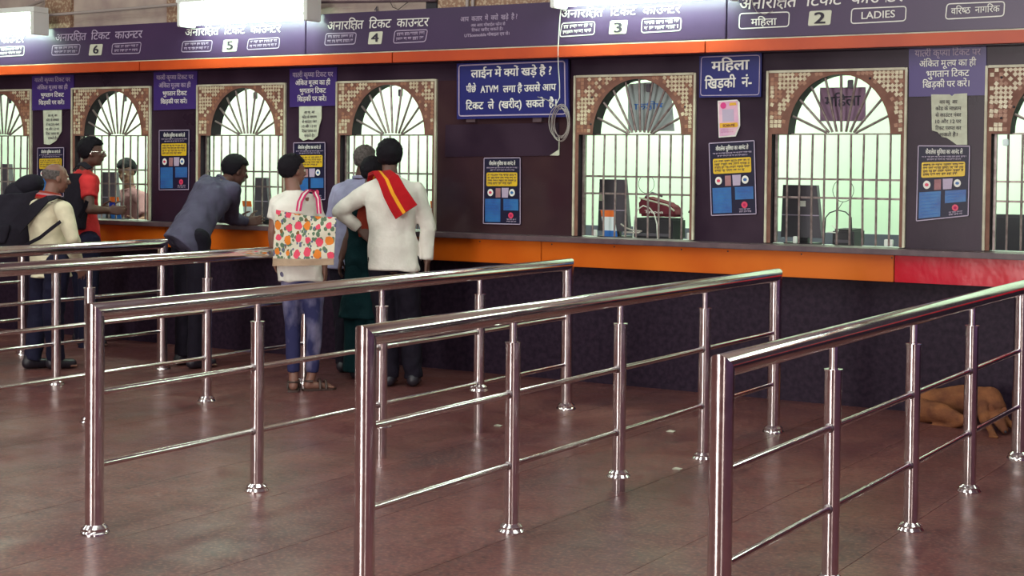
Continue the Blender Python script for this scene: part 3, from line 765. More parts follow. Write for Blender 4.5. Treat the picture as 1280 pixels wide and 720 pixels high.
wirething('conduit_pipe', 'long brown conduit pipe crossing the stained wall between the two left lamps', [W(48, 21, -.12), W(60, 19, -.10), W(130, 13.5, -.09), W(222, 5.5, -.09)], .013, 'pipe', 'pipe', 10)
for u, lb in ((584, 'left of the two short grey pipes rising above the middle name board'), (591, 'right of the two short grey pipes rising above the middle name board')):
    a = W(u, 9, -.04); wirething('grey_pipe', lb, [(a.x, -.04, a.z-.06), (a.x, -.04, 4.4)], .013, 'pipe', 'pipe', 10)
a = W(340, 1.5, -.05); b = W(590, -1, -.05)
wirething('ceiling_conduit', 'thin dark conduit along the top of the middle of the picture', [W(385, 3, -.05), W(470, 2, -.05), W(545, 0.5, -.05)], .010, 'ledge', 'pipe', 8)
wirething('looping_wire', 'thin dark wire looping on the stained wall right of the painted 4', [W(485, -4, -.03), W(491, 9, -.03), W(498, 12, -.03), W(508, 4, -.03), W(520, -3, -.03)], .003, 'black')
q = plet(None, '4', 468, 15.5, 472.5, 15.3, 7.5, -.0, 'ink', bold=.02, hl=.7, off=.003, name='painted_numeral'); tag(q, 'small black 4 painted on the stained wall above the name board', 'lettering')

# ------------------------------------------------------------------ things behind the windows
DZ = .991
def monitor(u0, v0, u1, y, label, tilt=.0, lab=False):
    a, b = W(u0, v0, y), W(u1, v0, y); w = b.x-a.x; z1 = a.z; cx = (a.x+b.x)/2
    t = thing('computer_monitor', label, 'monitor', (cx, y, DZ), 'computer monitors behind the windows')
    MB().prism([(a.x+.01, z1), (b.x-.03, z1), (b.x+.01, DZ+.05), (a.x, DZ+.05)], y, y+.05).build('back_shell', 'grey_pl', t)
    MB().box((cx-.05, y+.01, DZ), (cx+.05, y+.05, DZ+.08)).build('neck', 'black', t)
    MB().box((cx-.11, y-.04, DZ), (cx+.11, y+.14, DZ+.015), .004).build('foot', 'black', t)
    MB().box((a.x+.005, y-.004, DZ+.20), (b.x-.01, y, DZ+.207)).build('ridge', 'lilac', t)
    return t
t = monitor(977, 231, 1026, .55, 'dark computer monitor seen from behind through the mahila window')
MB().box((W(1000, 250, .545).x, .543, W(1000, 258, .545).z), (W(1007, 250, .545).x, .549, W(1000, 251, .545).z)).build('sticker', 'white', t)
t = monitor(748, 224, 785, .55, 'dark computer monitor behind the grille, left of the maroon bag')
MB().box((W(749, 243, .54).x, .543, W(749, 251, .54).z), (W(753, 243, .54).x, .549, W(749, 242, .54).z)).build('sticker', 'paper', t)
monitor(318, 222, 336, .5, 'grey computer monitor behind the window next to the leaning man')
monitor(127, 215, 146, .5, 'grey computer monitor behind the window next to the man in red')
monitor(2, 205, 13, .45, 'narrow grey computer monitor behind the far left window')
def printer(u0, u1, v0, y, label):
    a, b = W(u0, v0, y), W(u1, v0, y)
    t = thing('ticket_printer', label, 'printer', ((a.x+b.x)/2, y, DZ), 'ticket printers behind the windows')
    MB().box((a.x, y, DZ), (b.x, y+.24, a.z), .015).build('body', 'black', t)
    MB().box((a.x+.02, y-.01, DZ+.03), (b.x-.02, y+.002, DZ+.05)).build('paper_slot', 'grey_pl', t)
    MB().prism([(a.x+.04, a.z-.006), (b.x-.03, a.z-.006), (b.x-.05, a.z+.002), (a.x+.05, a.z+.002)], y+.08, y+.2).build('lid', 'grey_pl', t)
printer(1040, 1067, 286, .42, 'low black printer behind the mahila window')
printer(792, 840, 272, .42, 'low black printer under the maroon bag')
printer(339, 352, 252, .45, 'low black printer behind the window next to the leaning man')
# maroon bag
y = .45; a, b = W(798, 245, y), W(843, 245, y); zb = W(800, 271, y).z+.004
t = thing('soft_bag', 'maroon cloth bag with white lettering on top of the printer', 'bag', ((a.x+b.x)/2, y, zb))
mb = MB(); mb.prism([(a.x, zb), (a.x-.005, a.z-.03), (a.x+.03, a.z), (b.x-.05, a.z-.05), (b.x-.005, a.z-.09), (b.x+.01, zb)], y, y+.16)
bmesh.ops.bevel(mb.bm, geom=mb.bm.edges[:], offset=.018, segments=3, affect='EDGES'); mb.build('body', 'maroon', t)
MB().tube([(a.x+.01, y-.004, a.z-.012), (b.x-.05, y-.004, a.z-.062), (b.x, y+.0, a.z-.10)], .006, 8).build('zip', 'paper', t)
MB().tube([(a.x+.02, y+.07, a.z-.01), (a.x+.08, y+.06, a.z+.025), (a.x+.16, y+.06, a.z+.0)], .008, 8).build('handle', 'grey_pl', t)
plet(t, 'Tycoon', 806, 266, 829, 267, 3.6, y, 'white', hl=.7, bold=.02, off=.004)
t = thing('black_bag', 'black bag slumped beside the maroon bag', 'bag', (b.x+.12, .6, DZ))
b = b+Vector((.045, 0, 0))
MB().ball((b.x+.06, .64, DZ+.135), (.065, .08, .135), 20).build('body', 'bagblack', t)
MB().tube([(b.x+.0, .6, DZ+.2), (b.x+.05, .59, DZ+.27), (b.x+.10, .6, DZ+.2)], .007, 8).build('handle', 'bagblack', t)
def card(u0, v0, u1, v1, label, y=.17):
    a, b = W(u0, v0, y), W(u1, v1, y); zb = 1.0202
    t = thing('card_stand', label, 'card', ((a.x+b.x)/2, y, zb), 'small tilted cards on the window ledges')
    k = (a.z-zb)/4.; sh = .035
    def part(n, z0, z1, m):
        s0, s1 = (a.z-z0)/(a.z-zb)*sh, (a.z-z1)/(a.z-zb)*sh
        MB().prism([(a.x+s0, z0), (b.x-sh+s0, z0), (b.x-sh+s1, z1), (a.x+s1, z1)], y-.004, y+.0).build(n, m, t)
    part('orange_head', a.z, a.z-k, 'card_o'); part('pale_field', a.z-k, a.z-3.1*k, 'card_w'); part('blue_foot', a.z-3.1*k, zb, 'card_b')
    MB().prism([(a.x+sh, zb), (b.x-.01, zb), (b.x-.02, zb+.06), (a.x+sh, zb+.06)], y+.001, y+.01).build('stand', 'black', t)
card(751, 262.5, 772, 292, 'tilted orange, white and blue card behind the grille left of the maroon bag')
card(303, 251, 318, 272, 'small card with orange head behind the grille beside the leaning man')
card(136, 246, 152, 271, 'small card with orange head behind the grille in front of the man in red')
card(538, 251, 545, 280, 'thin edge of a card beside the elbow of the white shirted man')
# loops of thin wire
for u, v, r, lb, arch in ((1054, 238, .075, 'thin wire hoop on an arched stem standing on the desk behind the mahila window', [(1032, 272), (1037, 266), (1047, 262.5), (1057, 265), (1064, 272)]), (808, 230, .065, 'thin wire hoop on a bent white stem standing in front of the maroon bag', [(793, 272), (797, 262), (804, 257), (812, 260), (818, 268), (821, 280)])):
    y = .3; o = W(u, v, y); t = thing('wire_hoop', lb, 'cable', (o.x, y, DZ), 'wire hoops on the service desk'); col_ = 'black' if u > 1000 else 'wire_w'
    MB().tube([o+Vector((r*math.sin(a)*.95, 0, -r*math.cos(a))) for a in [(-2.5+5*k/24) for k in range(25)]], .0022, 6).build('hoop', 'black', t)
    P = [W(a_, b_, y) for a_, b_ in arch]; P = [Vector((P[0].x-.01, y, DZ+.002))]+P+[Vector((P[-1].x+.01, y, DZ+.002))]
    MB().tube(P, .004, 8).build('arch', col_, t)
    m_ = len(P)//2; MB().tube([o+Vector((0, 0, -r)), P[m_]], .0022, 6).build('stem', 'black', t)
wirething('white_cable', 'short bent white cable in front of the printer behind the mahila window', [W(1034, 290, .28), W(1047, 291, .28), W(1048, 288, .28), W(1040, 282, .28)], .004, 'wire_w')
wirething('brown_cable', 'loose brown cables lying beside the card stand', [W(776, 280, .28), W(783, 285, .28), W(792, 288, .28), W(802, 289, .28), W(798, 291, .27), W(780, 290, .27)], .006, 'pipe')
for u, v, y, lb in ((744, 288, .16, 'small white block on the sill left of the tilted card'), (994, 297, .16, 'small white block on the sill behind the mahila grille'), (1108, 299, .16, 'left of two white blocks in the right corner of the mahila window'), (1114, 299, .16, 'right of two white blocks in the right corner of the mahila window'), (861, 292, .16, 'small white block in the right corner of the window with the maroon bag')):
    a = W(u, v, y); tag(MB().box((a.x-.012, y-.012, 1.0202), (a.x+.012, y+.012, 1.0202+.045), .003).build('white_block', 'batten'), lb, 'block')
a = W(1257, 178, .03); tag(MB().box((a.x-.016, .02, a.z-.02), (a.x+.016, .05, a.z+.02), .004).build('switch_box', 'card_w'), 'small white padlock-like box on the upright at the far right window', 'box')
# chairs seen in the far right window
for i, (u, v, y, lb) in enumerate(((1261, 268, 1.35, 'dark chair back in the far right window, the nearer to its left bar'), (1286, 270, 1.9, 'dark chair back at the right edge of the photograph, behind the grille'))):
    a = W(u, v, y)
    t = thing('booth_chair', lb, 'chair', (a.x, y, 0))
    mb = MB(); mb.box((a.x-.16, y, .62), (a.x+.16, y+.05, a.z), .02); mb.build('backrest', 'grey_pl', t)
    MB().box((a.x-.22, y-.42, .44), (a.x+.22, y+.04, .50), .02).build('seat', 'grey_pl', t)
    for sx in (-1, 1):
        for yy in (y-.38, y+.0): MB().tube([(a.x+sx*.19, yy, 0), (a.x+sx*.19, yy, .45)], .013, 8).build('leg', 'steel_dk', t)
    MB().tube([(a.x, y+.03, .48), (a.x, y+.04, .66)], .02, 8).build('back_post', 'steel_dk', t)
# litter
for u, v, lb in ((622, 533, 'tiny white paper scrap on the floor behind the middle railing'), (838, 540, 'tiny paper scrap on the floor, upper one right of the middle railing'), (846, 587, 'tiny paper scrap on the floor, lower one right of the middle railing')):
    a = G(u, v); tag(MB().prism([(a.x-.025, .001), (a.x+.02, .001), (a.x+.028, .007), (a.x-.01, .010)], a.y-.008, a.y+.012).build('paper_scrap', 'paper'), lb, 'litter')

# ================================================================== FIGURES
def remesh(bm, voxel, smooth=4, dis=0.0, dscale=10, seed=0):
    me = bpy.data.meshes.new('r'); bm.to_mesh(me); bm.free()
    o = bpy.data.objects.new('r', me); COL.objects.link(o)
    m = o.modifiers.new('r', 'REMESH'); m.mode = 'VOXEL'; m.voxel_size = voxel; m.use_smooth_shade = True
    if smooth:
        q = o.modifiers.new('s', 'SMOOTH'); q.factor = .5; q.iterations = smooth
    bpy.context.view_layer.update()
    out = bpy.data.meshes.new_from_object(o.evaluated_get(bpy.context.evaluated_depsgraph_get()))
    bpy.data.objects.remove(o); bpy.data.meshes.remove(me)
    if dis:
        n = len(out.vertices); co = np.empty(n*3); out.vertices.foreach_get('co', co); co = co.reshape(-1, 3)
        nr = np.empty(n*3); out.vertices.foreach_get('normal', nr); nr = nr.reshape(-1, 3)
        rg = np.random.RandomState(seed); d = np.zeros(n)
        for k in range(9):   # folds: sums of slanted, warped waves
            a = rg.normal(size=3); a[2] *= .45; a /= np.linalg.norm(a); b = rg.normal(size=3)
            f = dscale*rg.uniform(1.6, 4.2)
            d += np.sin(co@a*f*2+2.2*np.sin(co@b*dscale*.7+rg.uniform(0, 6))+rg.uniform(0, 6))*rg.uniform(.4, 1)/(1+k*.15)
        d = -np.abs(d/3.2)**1.3*np.sign(d)
        co += nr*(d*dis)[:, None]; out.vertices.foreach_set('co', co.ravel()); out.update()
    for p in out.polygons: p.use_smooth = True
    return out
class SB(MB):
    """solid pieces for a remeshed body"""
    def cap(s, a, b, ra, rb, flat=False, seg=16):
        a, b = Vector(a), Vector(b)
        if (b-a).length < 1e-5: return s.ball(a, ra, 14)
        s.tube([a, b], [ra, rb], seg)
        if not flat: s.ball(a, ra, 14); s.ball(b, rb, 14)
        return s
    def chain(s, pts, rs, flat_end=False):
        for i in range(len(pts)-1):
            s.tube([pts[i], pts[i+1]], [rs[i], rs[i+1]], 16)
            s.ball(pts[i], rs[i], 14)
        if not flat_end: s.ball(pts[-1], rs[-1], 14)
        return s
    def loft(s, rings, seg=24):
        """rings: (centre, lateral axis, depth axis, half width, half depth)"""
        R = []
        for c, la, de, w, d in rings:
            R.append([s.bm.verts.new(Vector(c)+la*w*math.copysign(abs(math.cos(t))**.85, math.cos(t))+de*d*math.copysign(abs(math.sin(t))**.85, math.sin(t))) for t in [2*pi*k/seg for k in range(seg)]])
        for i in range(len(R)-1):
            for k in range(seg): s.bm.faces.new((R[i][k], R[i][(k+1) % seg], R[i+1][(k+1) % seg], R[i+1][k]))
        s.bm.faces.new(R[0][::-1]); s.bm.faces.new(R[-1]); return s

def hand(sb, w, d, pn, th, k=1.0, curl=.5):
    """palm, four jointed fingers and a thumb; d = pointing, pn = palm normal, th = thumb side"""
    d = d.normalized(); th = (th-d*th.dot(d)).normalized(); pn = d.cross(th) if d.cross(th).dot(pn) > 0 else th.cross(d)
    for q in (-1, -.33, .33, 1):
        sb.cap(w+d*.012*k+th*q*.018*k, w+d*.082*k+th*q*.030*k, .014*k, .0125*k)
    for i, (q, L) in enumerate(((1, .068), (.33, .078), (-.33, .072), (-1, .056))):
        p = w+d*.085*k+th*q*.031*k; a = .25*curl; r = .0088*k
        for f in (.45, .32, .25):
            dd = (d*math.cos(a)+pn*math.sin(a)+th*q*.09).normalized(); p2 = p+dd*L*f*k
            sb.cap(p, p2, r, r*.92, seg=10); p = p2; r *= .92; a += .75*curl
    p = w+d*.025*k+th*.026*k
    for f, a in ((.040, .85), (.032, .5), (.024, .25)):
        dd = (d*math.cos(a)+th*math.sin(a)+pn*.25).normalized(); p2 = p+dd*f*k; sb.cap(p, p2, .0105*k, .0095*k, seg=10); p = p2

def figure(label, J, f, hf, skin='skin', K=1.0, build=1.0, tilt=0.0, top=None, sleeve='long', hem=.0, bottom=None, hairmat='hair', hair='full', shoe=None, cat='person', feet=True, seed=1, hands=None, bare_feet=False, flare=1.0, curl=.5, wide=1.0, group=None):
    """J: joints as world points; f = body facing, hf = head facing"""
    f = Vector(f).normalized(); hf = Vector(hf).normalized(); up = Vector((0, 0, 1))
    J = {k: Vector(v) for k, v in J.items()}
    base = (J['aL']+J['aR'])/2; base.z = 0
    t = thing('person', label, cat, base, group)
    la = (J['sR']-J['sL']).normalized(); lh = (J['hR']-J['hL']).normalized()
    spine = J['neck']-J['pelvis']; L = spine.length; sd = spine.normalized()
    de = la.cross(sd).normalized(); de = de if de.dot(f) > 0 else -de
    dh = lh.cross(sd).normalized(); dh = dh if dh.dot(f) > 0 else -dh
    sw = (J['sR']-J['sL']).length/2
    def ring(tt, w, d, off=0): 
        l = (lh*(1-tt)+la*tt).normalized(); q = (dh*(1-tt)+de*tt).normalized()
        bend = q*(-.02*math.sin(pi*max(0, min(1, tt))))*1
        return (J['pelvis']+spine*tt+bend+q*off, l, q, w*K*build, d*K*build)
    TOR = [(-.22, .13, .095), (-.08, .155, .112), (.12, .150, .108), (.32, .136, .098), (.52, .142, .102), (.70, .158, .112), (.84, .158, .105), (.93, sw/K/build*.80, .080), (1.0, .062, .058)]
    # body: one continuous surface
    sb = SB(); sb.loft([ring(*r) for r in TOR])
    H = J['head']; hu = (up+hf*0).normalized(); hl = hf.cross(up).normalized()
    if tilt:
        Rm = Matrix.Rotation(-tilt, 3, hl); hf2 = Rm @ hf; hu = Rm @ hu
    else: hf2 = hf
    hf2 = (hf2-hu*hf2.dot(hu)).normalized(); hl = hf2.cross(hu).normalized()
    HR = Matrix((hl, hf2, hu)).transposed().to_4x4()
    def hp(a, b, c): return H+(hl*a+hf2*b+hu*c)*K
    def el(a, b, c, r): sb.ball(hp(a, b, c), tuple(x*K for x in r), 18, HR)
    el(0, -.010, .028, (.073, .092, .082)); el(0, .028, -.028, (.056, .060, .080)); el(0, .058, -.088, (.024, .020, .018))
    el(0, .02, .0, (.066, .066, .06))
    sb.cap(hp(0, .088, .012), hp(0, .106, -.022), .009*K, .013*K); el(.011, .096, -.026, (.009, .011, .008)); el(-.011, .096, -.026, (.009, .011, .008))
    sb.cap(hp(-.034, .075, .024), hp(.034, .075, .024), .012*K, .012*K)
    el(0, .086, -.052, (.024, .009, .006)); el(0, .084, -.061, (.021, .010, .007))
    el(.040, .062, -.018, (.018, .018, .018)); el(-.040, .062, -.018, (.018, .018, .018))
    for s in (-1, 1): el(s*.074, -.002, -.004, (.009, .018, .029)); el(s*.070, .004, -.022, (.008, .010, .012))
    sb.cap(J['neck']-sd*.02, hp(0, -.018, -.045), .057*K*build**.5, .050*K)
    for s in 'LR':
        sb.cap(J['neck']-sd*.015, J['s'+s], .048*K, .052*K*build)
        sb.chain([J['s'+s], J['s'+s].lerp(J['e'+s], .4), J['e'+s], J['e'+s].lerp(J['w'+s], .3), J['w'+s]], [x*K*build for x in (.054, .047, .037, .039, .026)])
        d = (J['w'+s]-J['e'+s]).normalized()
        if hands and s in hands: d, th, pn = [Vector(x).normalized() for x in hands[s]]
        else: th = f; pn = (J['pelvis']-J['w'+s]).normalized()
        if abs(th.dot(d)) > .95: th = up
        hand(sb, J['w'+s], d, pn, th, K*.97, curl)
        sb.chain([J['h'+s], J['h'+s].lerp(J['k'+s], .45), J['k'+s], J['k'+s].lerp(J['a'+s], .3), J['a'+s]], [x*K*build for x in (.086, .075, .052, .052, .036)])
        ft = J['f'+s] if 'f'+s in J else f
        ft = Vector((ft.x, ft.y, 0)).normalized(); a = J['a'+s]
        sb.cap(a, Vector((a.x, a.y, .04))-ft*.025, .036*K, .034*K)
        sb.cap(Vector((a.x, a.y, .036))-ft*.03, Vector((a.x, a.y, .026))+ft*.12*K, .033*K, .024*K)
        lt = Vector((-ft.y, ft.x, 0))
        for q, l in ((-.024, .155), (-.008, .165), (.010, .160), (.024, .15)): sb.cap(Vector((a.x, a.y, .024))+ft*.11*K+lt*q*K, Vector((a.x, a.y, .018))+ft*l*K+lt*q*1.2*K, .014*K, .011*K, seg=8)
    link('body', remesh(sb.bm, .0078, 3), skin, t)
    # eyes
    for s in (-1, 1):
        MB().ball(hp(s*.031, .078, .006), .0115*K, 12).build('eye', 'number', t)
        MB().ball(hp(s*.031, .0865, .006), .0052*K, 10).build('pupil', 'black', t)
    # hair
    if hair:
        mb = MB(); ng, nh = 56, 36; vs = []
        for j in range(nh+1):
            ph = pi*j/nh; row = []
            for i in range(ng):
                th_ = 2*pi*i/ng; d = Vector((math.sin(ph)*math.sin(th_), math.sin(ph)*math.cos(th_), math.cos(ph)))  # x lateral, y front, z up
                thick = .019 if hair in ('full', 'long') else .007
                if hair == 'full': lim = .36 if d.y > .35 else (.36-(.35-d.y)*1.9 if d.y > -.25 else -.80)
                elif hair == 'fringe': lim = 2
                if hair == 'short': lim = .40 if d.y > .35 else (.40-(.35-d.y)*1.7 if d.y > -.25 else -.70)
                if hair == 'long': lim = .45 if d.y > .4 else -.75
                k = 1.0
                if hair == 'fringe': on = d.z < .42 and d.z > -.42 and d.y < .15 and not (d.y > -.1 and d.z < -.1)
                else: on = d.z > lim
                e = noise.noise(d*9+Vector((seed, 0, 0)))*.006+noise.noise(d*24)*.003
                rx, ry, rz = .073, .092, .082
                tk = thick*(1 if d.z > -.1 or d.y > .2 else max(.25, 1+(d.z+.1)*1.15))
                g = (tk+e + (.006*max(0, d.z) if hair == 'full' else 0)) if on else -.014
                row.append(mb.bm.verts.new(hp(d.x*(rx+g), -.010+d.y*(ry+g), .028+d.z*(rz+g)+(-.012 if (on and d.z < -.3 and d.y < 0) else 0))))
            vs.append(row)
        for j in range(nh):
            for i in range(ng):
                try: mb.bm.faces.new((vs[j][i], vs[j][(i+1) % ng], vs[j+1][(i+1) % ng], vs[j+1][i])).smooth = True
                except Exception: pass
        bmesh.ops.remove_doubles(mb.bm, verts=mb.bm.verts, dist=.0002)
        q = mb.build('hair', hairmat, t)
        sh = q.modifiers.new('s', 'SMOOTH'); sh.iterations = 1; sh.factor = .4
    # shirt
    if top:
        sb = SB(); R = []
        ex = .016
        low = -hem/L
        R.append(ring(low, .172*wide*flare, .132*wide*flare))
        for tt, w, d in TOR:
            if tt < low+.08 or tt > .95: continue
            w2 = max(w+ex, (.150 if tt < .6 else 0))*wide; R.append(ring(tt, w2 if tt < .9 else w+ex*.6, (d+ex)*wide if tt < .8 else d+ex))
        R.append(ring(.985, .074, .070)); R.append(ring(1.03, .060, .062))
        sb.loft(R, 28)
        for s in 'LR':
            sb.cap(J['neck']-sd*.02, J['s'+s], .055*K, .066*K*build)
            if sleeve == 'long':
                e2 = J['e'+s].lerp(J['w'+s], .97)
                sb.chain([J['s'+s], J['s'+s].lerp(J['e'+s], .45), J['e'+s], J['e'+s].lerp(e2, .5), e2], [x*K*build for x in (.068, .062, .053, .048, .040)], True)
            elif sleeve == 'half': sb.chain([J['s'+s], J['s'+s].lerp(J['e'+s], .45), J['s'+s].lerp(J['e'+s], .82)], [x*K*build for x in (.067, .064, .062)], True)
            else: sb.chain([J['s'+s], J['s'+s].lerp(J['e'+s], .35), J['s'+s].lerp(J['e'+s], .58)], [x*K*build for x in (.066, .064, .064)], True)
        link(top[0], remesh(sb.bm, .0095, 3, .0115, 10, seed), top[1], t)
        if top[0] == 'shirt':
            mb = MB(); pts = []
            for k in range(25):
                a = 2*pi*k/24; pts.append(J['neck']+sd*(.020+.012*math.cos(a))+la*.062*K*math.cos(a+pi/2)-de*.060*K*math.cos(a))
            mb.tube(pts, .012, 8); mb.build('collar', top[1], t)
    if bottom:
        sb = SB(); k0 = .14 if top else .3
        sb.loft([ring(-.20, .150, .118), ring(-.06, .168, .126), ring(.04, .160, .120), ring(.16, .150, .112)])
        wd_ = {'skinny': (.094, .082, .060, .056, .045), 'straight': (.100, .092, .076, .070, .066), 'loose': (.108, .105, .100, .100, .105)}[bottom[2]]
        for s in 'LR':
            sb.chain([J['h'+s], J['h'+s].lerp(J['k'+s], .45), J['k'+s], J['k'+s].lerp(J['a'+s], .4), J['a'+s]+Vector((0, 0, -.015 if bottom[2] != 'skinny' else .01))], [x*K*build for x in wd_], True)
        link(bottom[0], remesh(sb.bm, .0095, 3, .009, 11, seed+5), bottom[1], t)
    if shoe:
        for s in 'LR':
            a = J['a'+s]; ft = J['f'+s] if 'f'+s in J else f; ft = Vector((ft.x, ft.y, 0)).normalized(); lt = Vector((-ft.y, ft.x, 0)); g = Vector((a.x, a.y, 0))
            if shoe[0] == 'shoe':
                sb = SB(); sb.cap(g-ft*.035+up*.046, g+ft*.13*K+up*.036, .044*K, .036*K); sb.cap(g-ft*.03+up*.05, g-ft*.015+up*.10, .042*K, .040*K, True)
                link('shoe', remesh(sb.bm, .007, 3), shoe[1], t)
            else:
                sl = MB(); o = [g-ft*.06+lt*.035, g-ft*.07, g-ft*.06-lt*.035, g+ft*.06-lt*.042, g+ft*.15*K-lt*.040, g+ft*.185*K, g+ft*.15*K+lt*.042, g+ft*.06+lt*.040]
                A = [sl.bm.verts.new(p+up*.001) for p in o]; B = [sl.bm.verts.new(p+up*.014) for p in o]
                sl.bm.faces.new(A[::-1]); sl.bm.faces.new(B)
                for i in range(8): sl.bm.faces.new((A[i], A[(i+1) % 8], B[(i+1) % 8], B[i]))
                q = sl.build('sandal', shoe[1], t)
                for fo, hh in ((.10, .056), (.055, .068)):
                    pts = [g+ft*fo*K+lt*.040*math.cos(a_)+up*(.012+hh*.9*math.sin(a_)) for a_ in [pi*k/10 for k in range(11)]]
                    MB().tube(pts, .010, 8).build('strap', shoe[1], q)
                pts = [g+lt*.037*math.cos(a_)-ft*(.0+.045*math.sin(a_))+up*.065 for a_ in [pi*k/10 for k in range(11)]]
                MB().tube(pts, .008, 8).build('heel_strap', shoe[1], q)
    return t, dict(hp=hp, la=la, de=de, sd=sd, J=J, ring=ring)
def JJ(**k): return {n: (p[1] if p[0] == 'w' else W(*p) if isinstance(p, tuple) and not n.startswith('f') else p) for n, p in k.items()}

def ribbon(name, pts, ws, nrm, mats, parent, th=.012, cols=(1,), across=None):
    """cloth strip through pts; ws half widths; mats per column"""
    mb = MB(); n = len(pts); C = len(cols); tot = sum(cols); cum = [0]
    for c in cols: cum.append(cum[-1]+c/tot)
    P = [Vector(p) for p in pts]; N = [Vector(x).normalized() for x in nrm] if isinstance(nrm, list) else [Vector(nrm).normalized()]*n
    def row(i, o):
        d = (P[min(i+1, n-1)]-P[max(i-1, 0)]).normalized(); a = across[i] if across else d.cross(N[i]).normalized()
        return [mb.bm.verts.new(P[i]+a*ws[i]*(2*c-1)+N[i]*(o+.006*math.sin(c*17+i*.8))) for c in cum]
    T = [row(i, th/2) for i in range(n)]; B = [row(i, -th/2) for i in range(n)]
    for i in range(n-1):
        for c in range(C):
            for R_, fl in ((T, 0), (B, 1)):
                q = (R_[i][c], R_[i+1][c], R_[i+1][c+1], R_[i][c+1]); fc = mb.bm.faces.new(q if not fl else q[::-1]); fc.material_index = c; fc.smooth = True
        for c, m_ in ((0, 0), (C, C-1)):
            mb.bm.faces.new((T[i][c], B[i][c], B[i+1][c], T[i+1][c])).material_index = m_
    for i in (0, n-1):
        for c in range(C): mb.bm.faces.new((T[i][c], T[i][c+1], B[i][c+1], B[i][c])).material_index = c
    return mb.build(name, mats, parent)

# --- man in the white shirt with the towel over his shoulder
t, q = figure('man in a long-sleeved white shirt with one hand on his hip, seen from behind',
    JJ(head=(487, 197, -.86), neck=(488, 224, -.90), sL=(461, 239, -.99), sR=(521, 241, -.82), eL=(424, 264, -1.04), wL=(449, 285, -.93), eR=(535, 284, -.78), wR=(534, 326, -.80),
       pelvis=(492, 320, -.90), hL=(477, 326, -.95), hR=(508, 327, -.86), kL=(482, 402, -.94), kR=(512, 402, -.86), aL=(487, 470, -.95), aR=(517, 470, -.86)),
    (-.45, .89, 0), (-.50, .86, 0), 'skin', top=('shirt', 'shirt_white'), hem=.10, bottom=('trousers', 'navy', 'straight'), shoe=('shoe', 'black'), wide=1.06,
    hands={'L': ((.75, .1, -.55), (0, .3, 1), (.5, .5, 0)), 'R': ((-.05, .05, -1), (-.3, 1, 0), (-1, 0, 0))}, seed=3)
P = [W(466, 232, -.82), W(470, 218, -.90), W(477, 215, -.99), W(486, 224, -1.045), W(493, 240, -1.055), W(501, 254, -1.05), W(508, 265, -1.04)]
g = thing('towel', 'folded red towel with a yellow stripe over the shoulder of the man in white', 'towel', P[-1])
nr = [(0, .6, .8), (-.1, .1, 1), (.15, -.5, .8), (.35, -.9, .3), (.4, -.9, .1), (.4, -.9, .1), (.4, -.9, 0)]
ac = [Vector((.8, .35, .2)).normalized(), Vector((.8, .35, .1)).normalized(), Vector((.85, .35, .12)).normalized(), Vector((.8, .35, .30)).normalized(), Vector((.78, .33, .42)).normalized(), Vector((.74, .32, .50)).normalized(), Vector((.72, .3, .52)).normalized()]
ribbon('cloth', P, [.050, .055, .062, .072, .080, .086, .088], nr, ['gam_red', 'gam_yel', 'gam_red'], g, .022, (2.4, 1, 3.6), ac)
# --- man in the pale blue shirt
figure('grey-haired man in a loose pale blue shirt, half hidden behind the man in white',
    JJ(head=(457, 201, -.50), neck=(452, 226, -.52), sL=(425, 240, -.56), sR=(480, 241, -.48), eL=(416, 282, -.50), wL=(430, 292, -.24), eR=(490, 276, -.42), wR=(480, 288, -.22),
       pelvis=(440, 312, -.52), hL=(427, 316, -.56), hR=(455, 317, -.49), kL=(430, 388, -.56), kR=(455, 388, -.48), aL=(430, 452, -.56), aR=(455, 452, -.48)),
    (-.25, .97, 0), (-.1, 1, 0), 'skin', top=('shirt', 'shirt_sky'), sleeve='half', hem=.13, bottom=('trousers', 'navy', 'straight'), shoe=('shoe', 'black'), hair='short', hairmat='hair_g', wide=1.08, seed=11)
# --- woman between them
t, q = figure('woman in a teal dress between the man in white and the man in pale blue',
    JJ(head=(466, 216, -.73), neck=(462, 243, -.75), sL=(443, 256, -.79), sR=(480, 256, -.71), eL=(439, 290, -.84), wL=(427, 322, -.87), eR=(487, 290, -.66), wR=(478, 305, -.48),
       pelvis=(459, 322, -.75), hL=(449, 327, -.79), hR=(470, 327, -.72), kL=(447, 397, -.79), kR=(468, 397, -.71), aL=(446, 462, -.79), aR=(467, 462, -.71)),
    (-.35, .94, 0), (-.3, .95, 0), 'skin', K=.93, top=('dress', 'teal'), sleeve='short', hem=.42, flare=1.18, bottom=('trousers', 'teal', 'loose'), hair='long', shoe=('shoe', 'black'), seed=21,
    hands={'L': ((-.15, -.05, -1), (-.4, .9, 0), (1, 0, 0)), 'R': ((0, 1, 0), (0, 0, 1), (-1, 0, 0))})
P = [W(461, 244, -.86), W(457, 256, -.905), W(455, 270, -.92), W(455, 284, -.92), W(457, 296, -.91)]
g = thing('scarf', 'rust coloured scarf hanging down the back of the woman in teal', 'scarf', P[-1])
ribbon('cloth', P, [.03, .042, .048, .05, .045], (.5, -.86, .1), ['rust'], g, .02, (1,), [Vector((.8, .4, 0)).normalized()]*5)
